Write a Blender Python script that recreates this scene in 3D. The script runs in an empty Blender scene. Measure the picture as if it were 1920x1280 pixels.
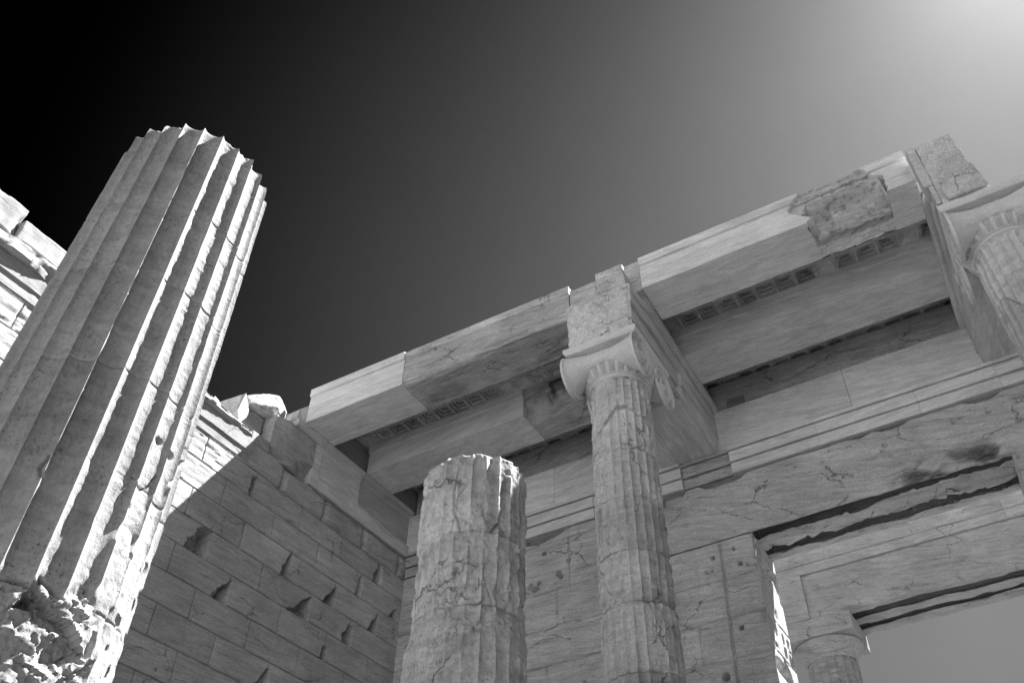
import bpy, bmesh, math
import numpy as np
from mathutils import Vector, Matrix

# ------------------------------------------------------------------ camera, sky, sun, exposure
SC = bpy.context.scene
COL = SC.collection
YAW, PITCH, ROLL = 0.4256, 0.7658, -0.0628
SUN = np.array([0.62, 1.0, 1.904]); SUN = SUN / np.linalg.norm(SUN)
SUN_STRENGTH = 5.0
SKY_STRENGTH = 0.05
EXPOSURE = 2.15
FILTER = 10.0 * 2 ** (1.0 - EXPOSURE)     # density of the red filter, so that the sky keeps its grey

cam = bpy.data.cameras.new('camera')
cam.sensor_width = 36.0
cam.lens = 36.0 * 1669.6 / 1920.0
cam.shift_x = -150.4 / 1920.0
cam.clip_end = 2000
camo = bpy.data.objects.new('camera', cam)
COL.objects.link(camo)
SC.camera = camo
h = np.array([-math.sin(YAW), math.cos(YAW), 0.0]); zz = np.array([0, 0, 1.0])
fw = math.cos(PITCH) * h + math.sin(PITCH) * zz
up0 = -math.sin(PITCH) * h + math.cos(PITCH) * zz
rt0 = np.cross(fw, up0)
rt = math.cos(ROLL) * rt0 + math.sin(ROLL) * up0
up = -math.sin(ROLL) * rt0 + math.cos(ROLL) * up0
camo.matrix_world = Matrix(((rt[0], up[0], -fw[0], 0), (rt[1], up[1], -fw[1], 0), (rt[2], up[2], -fw[2], 0), (0, 0, 0, 1)))

world = bpy.data.worlds.new('World')
SC.world = world
world.use_nodes = True
nt = world.node_tree
N = nt.nodes; L = nt.links
bg = N['Background']
sky = N.new('ShaderNodeTexSky'); sky.sky_type = 'NISHITA'; sky.sun_disc = False
sky.sun_elevation = math.asin(SUN[2]); sky.sun_rotation = math.atan2(SUN[0], SUN[1])
sep = N.new('ShaderNodeSeparateColor'); L.new(sky.outputs[0], sep.inputs[0])
# black-and-white film behind a red filter and a polariser: red channel of the sky, dark band across the sun's direction
tc = N.new('ShaderNodeTexCoord')
dot = N.new('ShaderNodeVectorMath'); dot.operation = 'DOT_PRODUCT'
L.new(tc.outputs['Generated'], dot.inputs[0]); dot.inputs[1].default_value = (-0.0367, 0.5729, 0.345)
add = N.new('ShaderNodeMath'); add.operation = 'ADD'; L.new(dot.outputs['Value'], add.inputs[0]); add.inputs[1].default_value = -0.373
mr = N.new('ShaderNodeMath'); mr.operation = 'MAXIMUM'; L.new(add.outputs[0], mr.inputs[0]); mr.inputs[1].default_value = 0.0
ng = N.new('ShaderNodeMath'); ng.operation = 'MULTIPLY'; L.new(add.outputs[0], ng.inputs[0]); ng.inputs[1].default_value = -0.81
mx = N.new('ShaderNodeMath'); mx.operation = 'MAXIMUM'; L.new(mr.outputs[0], mx.inputs[0]); L.new(ng.outputs[0], mx.inputs[1])
sq = N.new('ShaderNodeMath'); sq.operation = 'POWER'; L.new(mx.outputs[0], sq.inputs[0]); sq.inputs[1].default_value = 2.0
mu = N.new('ShaderNodeMath'); mu.operation = 'MULTIPLY'; L.new(sq.outputs[0], mu.inputs[0]); L.new(sep.outputs[0], mu.inputs[1])
m2 = N.new('ShaderNodeMath'); m2.operation = 'MULTIPLY'; L.new(mu.outputs[0], m2.inputs[0]); m2.inputs[1].default_value = FILTER
# bright aureole close to the sun
sd = N.new('ShaderNodeVectorMath'); sd.operation = 'DOT_PRODUCT'; L.new(tc.outputs['Generated'], sd.inputs[0]); sd.inputs[1].default_value = tuple(SUN)
s0 = N.new('ShaderNodeMath'); s0.operation = 'MAXIMUM'; L.new(sd.outputs['Value'], s0.inputs[0]); s0.inputs[1].default_value = 0.0
s1 = N.new('ShaderNodeMath'); s1.operation = 'POWER'; L.new(s0.outputs[0], s1.inputs[0]); s1.inputs[1].default_value = 120.0
s2 = N.new('ShaderNodeMath'); s2.operation = 'MULTIPLY_ADD'; L.new(s1.outputs[0], s2.inputs[0]); s2.inputs[1].default_value = 0.6 * FILTER; L.new(m2.outputs[0], s2.inputs[2])
hz = N.new('ShaderNodeTexNoise'); L.new(tc.outputs['Generated'], hz.inputs['Vector']); hz.inputs['Scale'].default_value = 3.5; hz.inputs['Detail'].default_value = 9.0; hz.inputs['Roughness'].default_value = 0.75
hr = N.new('ShaderNodeMapRange'); L.new(hz.outputs['Fac'], hr.inputs['Value']); hr.inputs['From Min'].default_value = 0.3; hr.inputs['From Max'].default_value = 0.7; hr.inputs['To Min'].default_value = 0.95; hr.inputs['To Max'].default_value = 1.05
hm = N.new('ShaderNodeMath'); hm.operation = 'MULTIPLY'; L.new(s2.outputs[0], hm.inputs[0]); L.new(hr.outputs['Result'], hm.inputs[1])
L.new(hm.outputs[0], bg.inputs[0])
bg.inputs[1].default_value = SKY_STRENGTH

sl = bpy.data.lights.new('sun', 'SUN'); sl.energy = SUN_STRENGTH; sl.angle = math.radians(0.5); sl.color = (1, 1, 1)
so = bpy.data.objects.new('sun', sl); COL.objects.link(so)
so.rotation_euler = Vector(SUN).to_track_quat('Z', 'Y').to_euler()
so.location = (20, 40, 70)

SC.view_settings.view_transform = 'Standard'
SC.view_settings.look = 'None'
SC.view_settings.exposure = EXPOSURE
SC.view_settings.gamma = 1.0
SC.view_settings.use_curve_mapping = False
try:
    SC.cycles.max_bounces = 8
    SC.cycles.diffuse_bounces = 6
except Exception:
    pass

GZ = -1.7          # ground level (camera is the origin)

# ------------------------------------------------------------------ numpy noise
def _hash(ix, iy, iz, seed):
    n = (ix.astype(np.uint32) * np.uint32(374761393) + iy.astype(np.uint32) * np.uint32(668265263)
         + iz.astype(np.uint32) * np.uint32(2147483647) + np.uint32(seed * 974711 + 1274126177))
    n = (n ^ (n >> np.uint32(13))) * np.uint32(1274126177)
    n = (n ^ (n >> np.uint32(16))) * np.uint32(2246822519)
    n = n ^ (n >> np.uint32(15))
    return n.astype(np.float64) / 4294967295.0

def vn(x, y, z, seed=0):
    """value noise 0..1"""
    x, y, z = np.broadcast_arrays(np.asarray(x, float), np.asarray(y, float), np.asarray(z, float))
    fx, fy, fz = np.floor(x), np.floor(y), np.floor(z)
    ix, iy, iz = fx.astype(np.int64), fy.astype(np.int64), fz.astype(np.int64)
    u, v, w = x - fx, y - fy, z - fz
    u = u * u * u * (u * (6 * u - 15) + 10); v = v * v * v * (v * (6 * v - 15) + 10); w = w * w * w * (w * (6 * w - 15) + 10)
    c = {}
    for a in (0, 1):
        for b in (0, 1):
            for d in (0, 1):
                c[a, b, d] = _hash(ix + a, iy + b, iz + d, seed)
    x00 = c[0, 0, 0] * (1 - u) + c[1, 0, 0] * u; x10 = c[0, 1, 0] * (1 - u) + c[1, 1, 0] * u
    x01 = c[0, 0, 1] * (1 - u) + c[1, 0, 1] * u; x11 = c[0, 1, 1] * (1 - u) + c[1, 1, 1] * u
    y0 = x00 * (1 - v) + x10 * v; y1 = x01 * (1 - v) + x11 * v
    return y0 * (1 - w) + y1 * w

def fbm(x, y, z, oct=4, seed=0, gain=0.5):
    """-1..1"""
    s = 0; a = 1.0; t = 0
    for i in range(oct):
        f = 2.03 ** i
        s = s + a * (vn(x * f + 17.3 * i, y * f - 9.1 * i, z * f + 4.7 * i, seed + i * 13) * 2 - 1)
        t += a; a *= gain
    return s / t

def facet(x, y, z, seed=0, grad=1.0):
    """planar facets: every random cell is a small tilted plane (fracture faces)"""
    x, y, z = [np.asarray(q, float) for q in np.broadcast_arrays(x, y, z)]
    sh = x.shape; x, y, z = x.ravel(), y.ravel(), z.ravel()
    ix, iy, iz = [np.floor(q).astype(np.int64) for q in (x, y, z)]
    best = np.full(x.shape, 1e9); val = np.zeros(x.shape)
    for a in (-1, 0, 1):
        for b in (-1, 0, 1):
            for c in (-1, 0, 1):
                jx, jy, jz = ix + a, iy + b, iz + c
                dx = x - jx - _hash(jx, jy, jz, seed); dy = y - jy - _hash(jx, jy, jz, seed + 1); dz = z - jz - _hash(jx, jy, jz, seed + 2)
                d = dx * dx + dy * dy + dz * dz
                m = d < best
                if m.any():
                    h_ = _hash(jx, jy, jz, seed + 3) - 0.5
                    g = grad * ((_hash(jx, jy, jz, seed + 4) - 0.5) * dx + (_hash(jx, jy, jz, seed + 5) - 0.5) * dy + (_hash(jx, jy, jz, seed + 6) - 0.5) * dz) * 2
                    val = np.where(m, h_ + g, val); best = np.where(m, d, best)
    return val.reshape(sh)

def sst(a, b, x):
    t = np.clip((x - a) / (b - a), 0, 1)
    return t * t * (3 - 2 * t)

def seg_dist(px, py, pts):
    d = np.full(np.shape(px), 1e9)
    for (ax, ay), (bx, by) in zip(pts[:-1], pts[1:]):
        vx, vy = bx - ax, by - ay
        l2 = vx * vx + vy * vy + 1e-12
        t = np.clip(((px - ax) * vx + (py - ay) * vy) / l2, 0, 1)
        d = np.minimum(d, np.hypot(px - ax - t * vx, py - ay - t * vy))
    return d

# ------------------------------------------------------------------ materials
def marble(name, base=0.5, axis='X', streak=0.10, mott=0.10, pits=0.0, bump=0.3, rough=0.75, dirt=0.0, scale=1.0, crack=0.0):
    m = bpy.data.materials.new(name); m.use_nodes = True
    t = m.node_tree; n = t.nodes; l = t.links
    b = n['Principled BSDF']
    b.inputs['Roughness'].default_value = rough
    try: b.inputs['Specular IOR Level'].default_value = 0.25
    except Exception: pass
    co = n.new('ShaderNodeTexCoord')
    oi = n.new('ShaderNodeObjectInfo')
    rn = n.new('ShaderNodeMath'); rn.operation = 'MULTIPLY'; l.new(oi.outputs['Random'], rn.inputs[0]); rn.inputs[1].default_value = 37.0
    mp0 = n.new('ShaderNodeVectorMath'); mp0.operation = 'ADD'; l.new(co.outputs['Object'], mp0.inputs[0]); l.new(rn.outputs[0], mp0.inputs[1])
    vr = n.new('ShaderNodeVectorRotate'); vr.rotation_type = 'AXIS_ANGLE'; vr.inputs['Axis'].default_value = (0.5, 1.0, 0.4)
    ra = n.new('ShaderNodeMath'); ra.operation = 'MULTIPLY_ADD'; l.new(oi.outputs['Random'], ra.inputs[0]); ra.inputs[1].default_value = 0.5; ra.inputs[2].default_value = -0.25
    l.new(mp0.outputs[0], vr.inputs['Vector']); l.new(ra.outputs[0], vr.inputs['Angle'])
    def mapped(sx, sy, sz):
        q = n.new('ShaderNodeVectorMath'); q.operation = 'MULTIPLY'; l.new(vr.outputs[0], q.inputs[0]); q.inputs[1].default_value = (sx, sy, sz)
        return q.outputs[0]
    def noise(vec, sc, det=5.0, ro=0.6, dist=0.0):
        q = n.new('ShaderNodeTexNoise'); l.new(vec, q.inputs['Vector'])
        q.inputs['Scale'].default_value = sc * scale; q.inputs['Detail'].default_value = det; q.inputs['Roughness'].default_value = ro; q.inputs['Distortion'].default_value = dist
        return q.outputs['Fac']
    def math_(op, a, bb):
        q = n.new('ShaderNodeMath'); q.operation = op
        for i, v in enumerate((a, bb)):
            if isinstance(v, (int, float)): q.inputs[i].default_value = v
            else: l.new(v, q.inputs[i])
        return q.outputs[0]
    def ramp(v, lo, hi, a, bb):
        q = n.new('ShaderNodeMapRange'); q.interpolation_type = 'SMOOTHSTEP'
        l.new(v, q.inputs['Value']); q.inputs['From Min'].default_value = lo; q.inputs['From Max'].default_value = hi
        q.inputs['To Min'].default_value = a; q.inputs['To Max'].default_value = bb
        return q.outputs['Result']
    st = {'X': (0.16, 1, 1.4), 'Y': (1, 0.16, 1.4), 'Z': (1.4, 1.4, 0.2)}[axis]
    sv = mapped(*st); uv = mapped(1, 1, 1)
    vein = noise(sv, 7.0, 7.0, 0.65, 0.9)
    thin = noise(sv, 26.0, 4.0, 0.6, 0.4)
    big = noise(uv, 1.1, 4.0, 0.6, 0.3)
    fine = noise(uv, 38.0, 4.0, 0.7)
    f = ramp(vein, 0.32, 0.68, 1 - streak, 1 + streak * 0.7)
    f = math_('MULTIPLY', f, ramp(thin, 0.3, 0.7, 1 - streak * 0.6, 1 + streak * 0.4))
    f = math_('MULTIPLY', f, ramp(big, 0.3, 0.7, 1 - mott, 1 + mott))
    f = math_('MULTIPLY', f, ramp(fine, 0.3, 0.7, 1 - mott * 1.1, 1 + mott * 1.1))
    mid = noise(sv, 15.0, 6.0, 0.7, 1.5)
    f = math_('MULTIPLY', f, ramp(mid, 0.56, 0.66, 1.0, 1 - streak * 1.2))
    if dirt > 0:
        dn = noise(sv, 2.6, 8.0, 0.72, 0.6)
        f = math_('MULTIPLY', f, ramp(dn, 0.53, 0.70, 1.0, 1 - dirt))
        dn2 = noise(uv, 9.0, 6.0, 0.75, 0.2)
        f = math_('MULTIPLY', f, ramp(dn2, 0.56, 0.72, 1.0, 1 - dirt * 0.6))
    hgt = math_('ADD', math_('MULTIPLY', fine, 0.5), math_('MULTIPLY', thin, 0.5))
    if crack > 0:
        dv = n.new('ShaderNodeTexNoise'); l.new(uv, dv.inputs['Vector']); dv.inputs['Scale'].default_value = 3.0; dv.inputs['Detail'].default_value = 6.0; dv.inputs['Roughness'].default_value = 0.65
        sc_ = n.new('ShaderNodeVectorMath'); sc_.operation = 'SCALE'; l.new(dv.outputs['Color'], sc_.inputs[0]); sc_.inputs['Scale'].default_value = 0.28
        cs_ = {'X': (0.45, 1, 1.3), 'Y': (1, 0.45, 1.3), 'Z': (1.2, 1.2, 0.6)}[axis]
        ad = n.new('ShaderNodeVectorMath'); ad.operation = 'ADD'; l.new(mapped(*cs_), ad.inputs[0]); l.new(sc_.outputs[0], ad.inputs[1])
        vo = n.new('ShaderNodeTexVoronoi'); vo.feature = 'DISTANCE_TO_EDGE'; l.new(ad.outputs[0], vo.inputs['Vector']); vo.inputs['Scale'].default_value = 1.5 * scale
        line = ramp(vo.outputs['Distance'], 0.002, 0.011, 1.0, 0.0)
        cm = ramp(noise(uv, 1.7, 3.0, 0.6), 0.48, 0.58, 0.0, 1.0)
        ck = math_('MULTIPLY', line, cm)
        f = math_('MULTIPLY', f, math_('SUBTRACT', 1.0, math_('MULTIPLY', ck, crack)))
        hgt = math_('SUBTRACT', hgt, math_('MULTIPLY', ck, 2.0))
    if pits > 0:
        pn = noise(mapped(1, 1, 1.0), 55.0, 2.0, 0.5)
        pm = noise(uv, 3.1, 3.0, 0.6)
        pk = math_('MULTIPLY', ramp(pn, 0.63, 0.70, 0.0, 1.0), ramp(pm, 0.45, 0.6, 0.0, 1.0))
        f = math_('MULTIPLY', f, math_('SUBTRACT', 1.0, math_('MULTIPLY', pk, pits)))
        hgt = math_('SUBTRACT', hgt, math_('MULTIPLY', pk, 1.2))
    at = n.new('ShaderNodeAttribute'); at.attribute_name = 'tone'
    f = math_('MULTIPLY', f, at.outputs['Fac'])
    f = math_('MULTIPLY', f, base)
    l.new(f, b.inputs['Base Color'])
    bp = n.new('ShaderNodeBump'); bp.inputs['Strength'].default_value = bump; bp.inputs['Distance'].default_value = 0.01
    l.new(hgt, bp.inputs['Height']); l.new(bp.outputs[0], b.inputs['Normal'])
    return m

M_NEWX = marble('restored_marble_grain_across', 0.62, 'X', 0.16, 0.08, 0.0, 0.15)
M_NEWY = marble('restored_marble_grain_along', 0.56, 'Y', 0.16, 0.08, 0.0, 0.15)
M_OLDX = marble('weathered_marble_grain_across', 0.48, 'X', 0.20, 0.14, 0.35, 0.8, 0.85, 0.34, crack=0.5)
M_OLDY = marble('weathered_marble_grain_along', 0.38, 'Y', 0.14, 0.10, 0.3, 0.5, 0.85, 0.18, crack=0.45)
M_WALLY = marble('ashlar_marble_side_wall', 0.46, 'Y', 0.16, 0.13, 0.35, 0.6, 0.85, 0.22, crack=0.45)
M_WALLX = marble('ashlar_marble_gate_wall', 0.49, 'X', 0.18, 0.13, 0.45, 0.7, 0.85, 0.36, crack=0.5)
M_COL = marble('column_marble', 0.52, 'Z', 0.09, 0.15, 0.4, 0.8, 0.85, 0.34, crack=0.5)
M_COLN = marble('column_marble_near', 0.34, 'Z', 0.07, 0.12, 0.25, 0.8, 0.85, 0.22, 1.3)
M_COLC = marble('crisp_column_marble', 0.55, 'Z', 0.06, 0.10, 0.1, 0.4, 0.8, 0.12)
M_CAP = marble('capital_marble', 0.62, 'X', 0.06, 0.08, 0.1, 0.3, 0.75, 0.08)
M_ROCK = marble('broken_marble', 0.54, 'Y', 0.10, 0.18, 0.5, 1.0, 0.9, 0.25, crack=0.3)
M_EAST = marble('portico_marble', 0.27, 'X', 0.16, 0.12, 0.3, 0.6, 0.85, 0.28, crack=0.5)
M_GROUND = marble('pale_rock_ground', 0.125, 'X', 0.1, 0.15, 0.3, 0.6, 0.9, 0.1, 0.4)
M_FLOOR = marble('worn_floor_slabs', 0.095, 'X', 0.1, 0.15, 0.3, 0.6, 0.9, 0.1, 0.4)

# ------------------------------------------------------------------ object helpers
def tag(o, label=None, cat=None, group=None, kind=None):
    if label: o['label'] = label
    if cat: o['category'] = cat
    if group: o['group'] = group
    if kind: o['kind'] = kind
    elif cat: o['kind'] = 'thing'
    return o

def thing(name, loc, label, cat, group=None):
    o = bpy.data.objects.new(name, None); COL.objects.link(o)
    o.location = loc; o.empty_display_size = 0.2
    return tag(o, label, cat, group)

def origin_of(parent):
    p = np.zeros(3)
    while parent is not None:
        p += np.array(parent.location); parent = parent.parent
    return p

def mesh_obj(name, V, F, mat, parent=None, tone=None, sharp=38, loc=None):
    """V: world coordinates n x 3; F: list of faces or an m x 4 array"""
    V = np.asarray(V, float)
    if parent is not None: org = origin_of(parent)
    elif loc is not None: org = np.asarray(loc, float)
    else: org = np.zeros(3)
    me = bpy.data.meshes.new(name)
    if isinstance(F, np.ndarray):
        nf, k = F.shape
        me.vertices.add(len(V)); me.vertices.foreach_set('co', (V - org).ravel())
        me.loops.add(nf * k); me.loops.foreach_set('vertex_index', F.ravel().astype(np.int32))
        me.polygons.add(nf); me.polygons.foreach_set('loop_start', np.arange(0, nf * k, k, dtype=np.int32))
        me.polygons.foreach_set('loop_total', np.full(nf, k, dtype=np.int32))
        me.update(calc_edges=True); me.validate()
    else:
        me.from_pydata([tuple(p) for p in (V - org)], [], [tuple(int(i) for i in f) for f in F])
        me.update()
    at = me.attributes.new('tone', 'FLOAT', 'POINT')
    tv = np.ones(len(me.vertices)) if tone is None else (np.full(len(me.vertices), float(tone)) if np.isscalar(tone) else np.asarray(tone, float).ravel())
    at.data.foreach_set('value', tv.astype(np.float32))
    me.materials.append(mat)
    me.polygons.foreach_set('use_smooth', np.ones(len(me.polygons), dtype=bool))
    if sharp is not None:
        try: me.set_sharp_from_angle(angle=math.radians(sharp))
        except Exception: pass
    o = bpy.data.objects.new(name, me); COL.objects.link(o)
    if parent is not None: o.parent = parent
    else: o.location = org
    return o

def grid_faces(n, m, wrap_m=False, wrap_n=False, off=0):
    i = np.arange(n if wrap_n else n - 1)[:, None]; j = np.arange(m if wrap_m else m - 1)[None, :]
    i2 = (i + 1) % n; j2 = (j + 1) % m
    a = i * m + j; b = i * m + j2; c = i2 * m + j2; d = i2 * m + j
    return np.stack([a + 0 * b, b, c, d], -1).reshape(-1, 4) + off

class Acc:
    """collects pieces into one mesh"""
    def __init__(s): s.V = []; s.F = []; s.T = []; s.n = 0
    def grid(s, P, tone=1.0, wrap_m=False, wrap_n=False):
        n, m = P.shape[:2]
        s.F.extend(grid_faces(n, m, wrap_m, wrap_n, s.n).tolist())
        s.add(P.reshape(-1, 3), tone)
    def add(s, V, tone=1.0):
        V = np.asarray(V, float).reshape(-1, 3)
        s.V.append(V); s.T.append(np.broadcast_to(np.asarray(tone, float).ravel() if not np.isscalar(tone) else np.array(tone), (len(V),)).astype(float) if np.isscalar(tone) or np.size(tone) == len(V) else np.ones(len(V)))
        s.n += len(V)
    def poly(s, pts, tone=1.0):
        s.F.append(list(range(s.n, s.n + len(pts)))); s.add(pts, tone)
    def build(s, name, mat, parent=None, sharp=38, loc=None, weld=False):
        V = np.concatenate(s.V); T = np.concatenate(s.T)
        if weld:
            key = np.round(V / 2e-4).astype(np.int64)
            _, idx, inv = np.unique(key, axis=0, return_index=True, return_inverse=True)
            inv = inv.ravel()
            V = V[idx]; T = T[idx]
            F = []
            for f in s.F:
                g = []
                for i in f:
                    k = int(inv[i])
                    if not g or g[-1] != k: g.append(k)
                if len(g) > 1 and g[0] == g[-1]: g.pop()
                if len(g) >= 3 and len(set(g)) == len(g): F.append(g)
            return mesh_obj(name, V, F, mat, parent, T, sharp, loc)
        if all(len(f) == 4 for f in s.F):
            return mesh_obj(name, V, np.array(s.F, dtype=np.int64), mat, parent, T, sharp, loc)
        return mesh_obj(name, V, s.F, mat, parent, T, sharp, loc)

def lines(a, b, res, edge=True):
    L_ = b - a; n = max(1, int(round(L_ / res)))
    x = np.linspace(0, L_, n + 1)
    if edge and L_ > 0.12:
        e = np.array([0.004, 0.010, 0.020, 0.034])
        x = np.concatenate([x, e, L_ - e])
        x = np.unique(np.round(x, 5))
    return a + x

def worn_box(name, lo, hi, mat, parent=None, res=0.06, r0=0.006, chip=0.03, cs=6.0, rough=0.003, rs=14.0, seed=0,
             fn=None, tone=1.0, rot=None, loc=None, sharp=38, acc=None, skip=()):
    """box with chipped, rounded edges; fn(P, Nrm) -> P for further wear"""
    lo = np.array(lo, float); hi = np.array(hi, float)
    ax = [lines(lo[i], hi[i], res) for i in range(3)]
    A = Acc() if acc is None else acc
    for d in range(3):
        u, v = [(1, 2), (0, 2), (0, 1)][d]
        for side in (0, 1):
            if (d, side) in skip: continue
            U, W = np.meshgrid(ax[u], ax[v], indexing='ij')
            P = np.zeros(U.shape + (3,)); P[..., u] = U; P[..., v] = W; P[..., d] = lo[d] if side == 0 else hi[d]
            nz = fbm(P[..., 0] * cs, P[..., 1] * cs, P[..., 2] * cs, 3, seed)
            r = r0 + chip * sst(0.12, 0.62, nz)
            r = np.minimum(r, 0.49 * (hi - lo).min())
            q = np.clip(P, lo + r[..., None], hi - r[..., None])
            nv = P - q; ln = np.linalg.norm(nv, axis=-1, keepdims=True)
            nv = nv / np.maximum(ln, 1e-9)
            P2 = q + nv * r[..., None]
            P2 = P2 + nv * (rough * fbm(P[..., 0] * rs, P[..., 1] * rs, P[..., 2] * rs, 3, seed + 5))[..., None]
            if fn is not None: P2 = fn(P2, nv, P)
            if rot is not None:
                c = (lo + hi) / 2
                P2 = (P2 - c) @ np.array(rot).T + c
            tn = tone(P) if callable(tone) else tone
            A.grid(P2, tn)
    if acc is not None: return None
    return A.build(name, mat, parent, sharp, loc, weld=True)

def prof_sweep(name, prof, axis, a0, a1, mat, parent=None, res=0.08, rough=0.002, seed=0, chip=0.0, fn=None, tone=1.0, seg=0.05, loc=None, sharp=32):
    """closed 2-D profile swept along X ('X': profile is (y,z)) or Y ('Y': profile is (x,z))"""
    pts = []
    pr = list(prof)
    for p, q in zip(pr, pr[1:] + pr[:1]):
        p = np.array(p, float); q = np.array(q, float)
        n = max(1, int(np.linalg.norm(q - p) / seg))
        for i in range(n): pts.append(p + (q - p) * i / n)
    pts = np.array(pts)
    cen = pts.mean(0)
    st = lines(a0, a1, res)
    S, _ = np.meshgrid(st, np.arange(len(pts)), indexing='ij')
    P = np.zeros((len(st), len(pts), 3))
    if axis == 'X': P[..., 0] = S; P[..., 1] = pts[None, :, 0]; P[..., 2] = pts[None, :, 1]
    else: P[..., 1] = S; P[..., 0] = pts[None, :, 0]; P[..., 2] = pts[None, :, 1]
    d = rough * fbm(P[..., 0] * 9, P[..., 1] * 9, P[..., 2] * 9, 3, seed)
    if chip > 0:
        d = d - chip * sst(0.25, 0.6, fbm(P[..., 0] * 4, P[..., 1] * 4, P[..., 2] * 4, 4, seed + 3))
    dirv = np.zeros_like(P)
    nx = np.roll(pts, -1, 0) - np.roll(pts, 1, 0)
    nr = np.stack([nx[:, 1], -nx[:, 0]], -1); nr /= np.maximum(np.linalg.norm(nr, axis=1, keepdims=True), 1e-9)
    if ((pts - cen) * nr).sum() < 0: nr = -nr
    if axis == 'X': dirv[..., 1] = nr[None, :, 0]; dirv[..., 2] = nr[None, :, 1]
    else: dirv[..., 0] = nr[None, :, 0]; dirv[..., 2] = nr[None, :, 1]
    P0 = P.copy()
    P = P + dirv * d[..., None]
    if fn is not None: P = fn(P, dirv, P0)
    A = Acc()
    A.grid(P, tone(P0) if callable(tone) else tone, wrap_m=True)
    k = len(pts)
    A.F.append(list(range(k - 1, -1, -1))); A.F.append(list(range((len(st) - 1) * k, len(st) * k)))
    return A.build(name, mat, parent, sharp, loc)

def rock(name, pts, mat, parent=None, seed=0, amp=0.02, fs=7.0, cuts=3, loc=None, tone=1.0, sharp=30):
    bm = bmesh.new()
    for p in pts: bm.verts.new(p)
    r = bmesh.ops.convex_hull(bm, input=list(bm.verts))
    bmesh.ops.delete(bm, geom=[g for g in set(r['geom_interior']) | set(r['geom_unused']) if isinstance(g, bmesh.types.BMVert) and g.is_valid], context='VERTS')
    bmesh.ops.triangulate(bm, faces=list(bm.faces))
    for _ in range(cuts):
        bmesh.ops.subdivide_edges(bm, edges=[e for e in bm.edges if e.calc_length() > 0.03], cuts=1, use_grid_fill=True)
        bmesh.ops.triangulate(bm, faces=list(bm.faces))
    bm.normal_update()
    bm.verts.ensure_lookup_table()
    V = np.array([v.co[:] for v in bm.verts]); Nn = np.array([v.normal[:] for v in bm.verts])
    F = [[v.index for v in f.verts] for f in bm.faces]
    bm.free()
    V = V + Nn * (amp * fbm(V[:, 0] * fs, V[:, 1] * fs, V[:, 2] * fs, 4, seed))[:, None]
    return mesh_obj(name, V, F, mat, parent, tone, sharp, loc)

# ------------------------------------------------------------------ ground
gp = np.concatenate([np.linspace(-400, -30, 8), np.linspace(-25, 35, 61), np.linspace(40, 400, 8)])
GX, GY = np.meshgrid(gp, gp, indexing='ij')
G = np.stack([GX, GY, GZ + 0.03 * fbm(GX * 0.4, GY * 0.4, 0 * GX, 3, 77)], -1)
tag(mesh_obj('ground', G.reshape(-1, 3), grid_faces(*GX.shape), M_GROUND), kind='structure')

fx = np.linspace(-9.5, 7.9, 60); fy = np.linspace(-5.0, 30.0, 110)
FX, FY = np.meshgrid(fx, fy, indexing='ij')
dj = np.minimum(np.abs(np.mod(FX, 1.2) - 0.6), np.abs(np.mod(FY, 1.2) - 0.6))
Fz = GZ + 0.06 + 0.004 * fbm(FX * 2, FY * 2, 0 * FX, 3, 78)
tag(mesh_obj('hall_floor', np.stack([FX, FY, Fz], -1).reshape(-1, 3), grid_faces(*FX.shape), M_FLOOR, None, 0.9 + 0.2 * vn(FX / 1.2, FY / 1.2, 0 * FX, 79)), kind='structure')

# ------------------------------------------------------------------ side wall (north wall of the hall), face at x = XW
XW = -9.6
YD = 12.02
YB = 13.15
COURSE = 0.4475
side = thing('ashlar_wall', (XW - 0.4, 5.0, GZ), 'long ashlar side wall with pry holes at its joints, half in diagonal shadow', 'wall')

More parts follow.
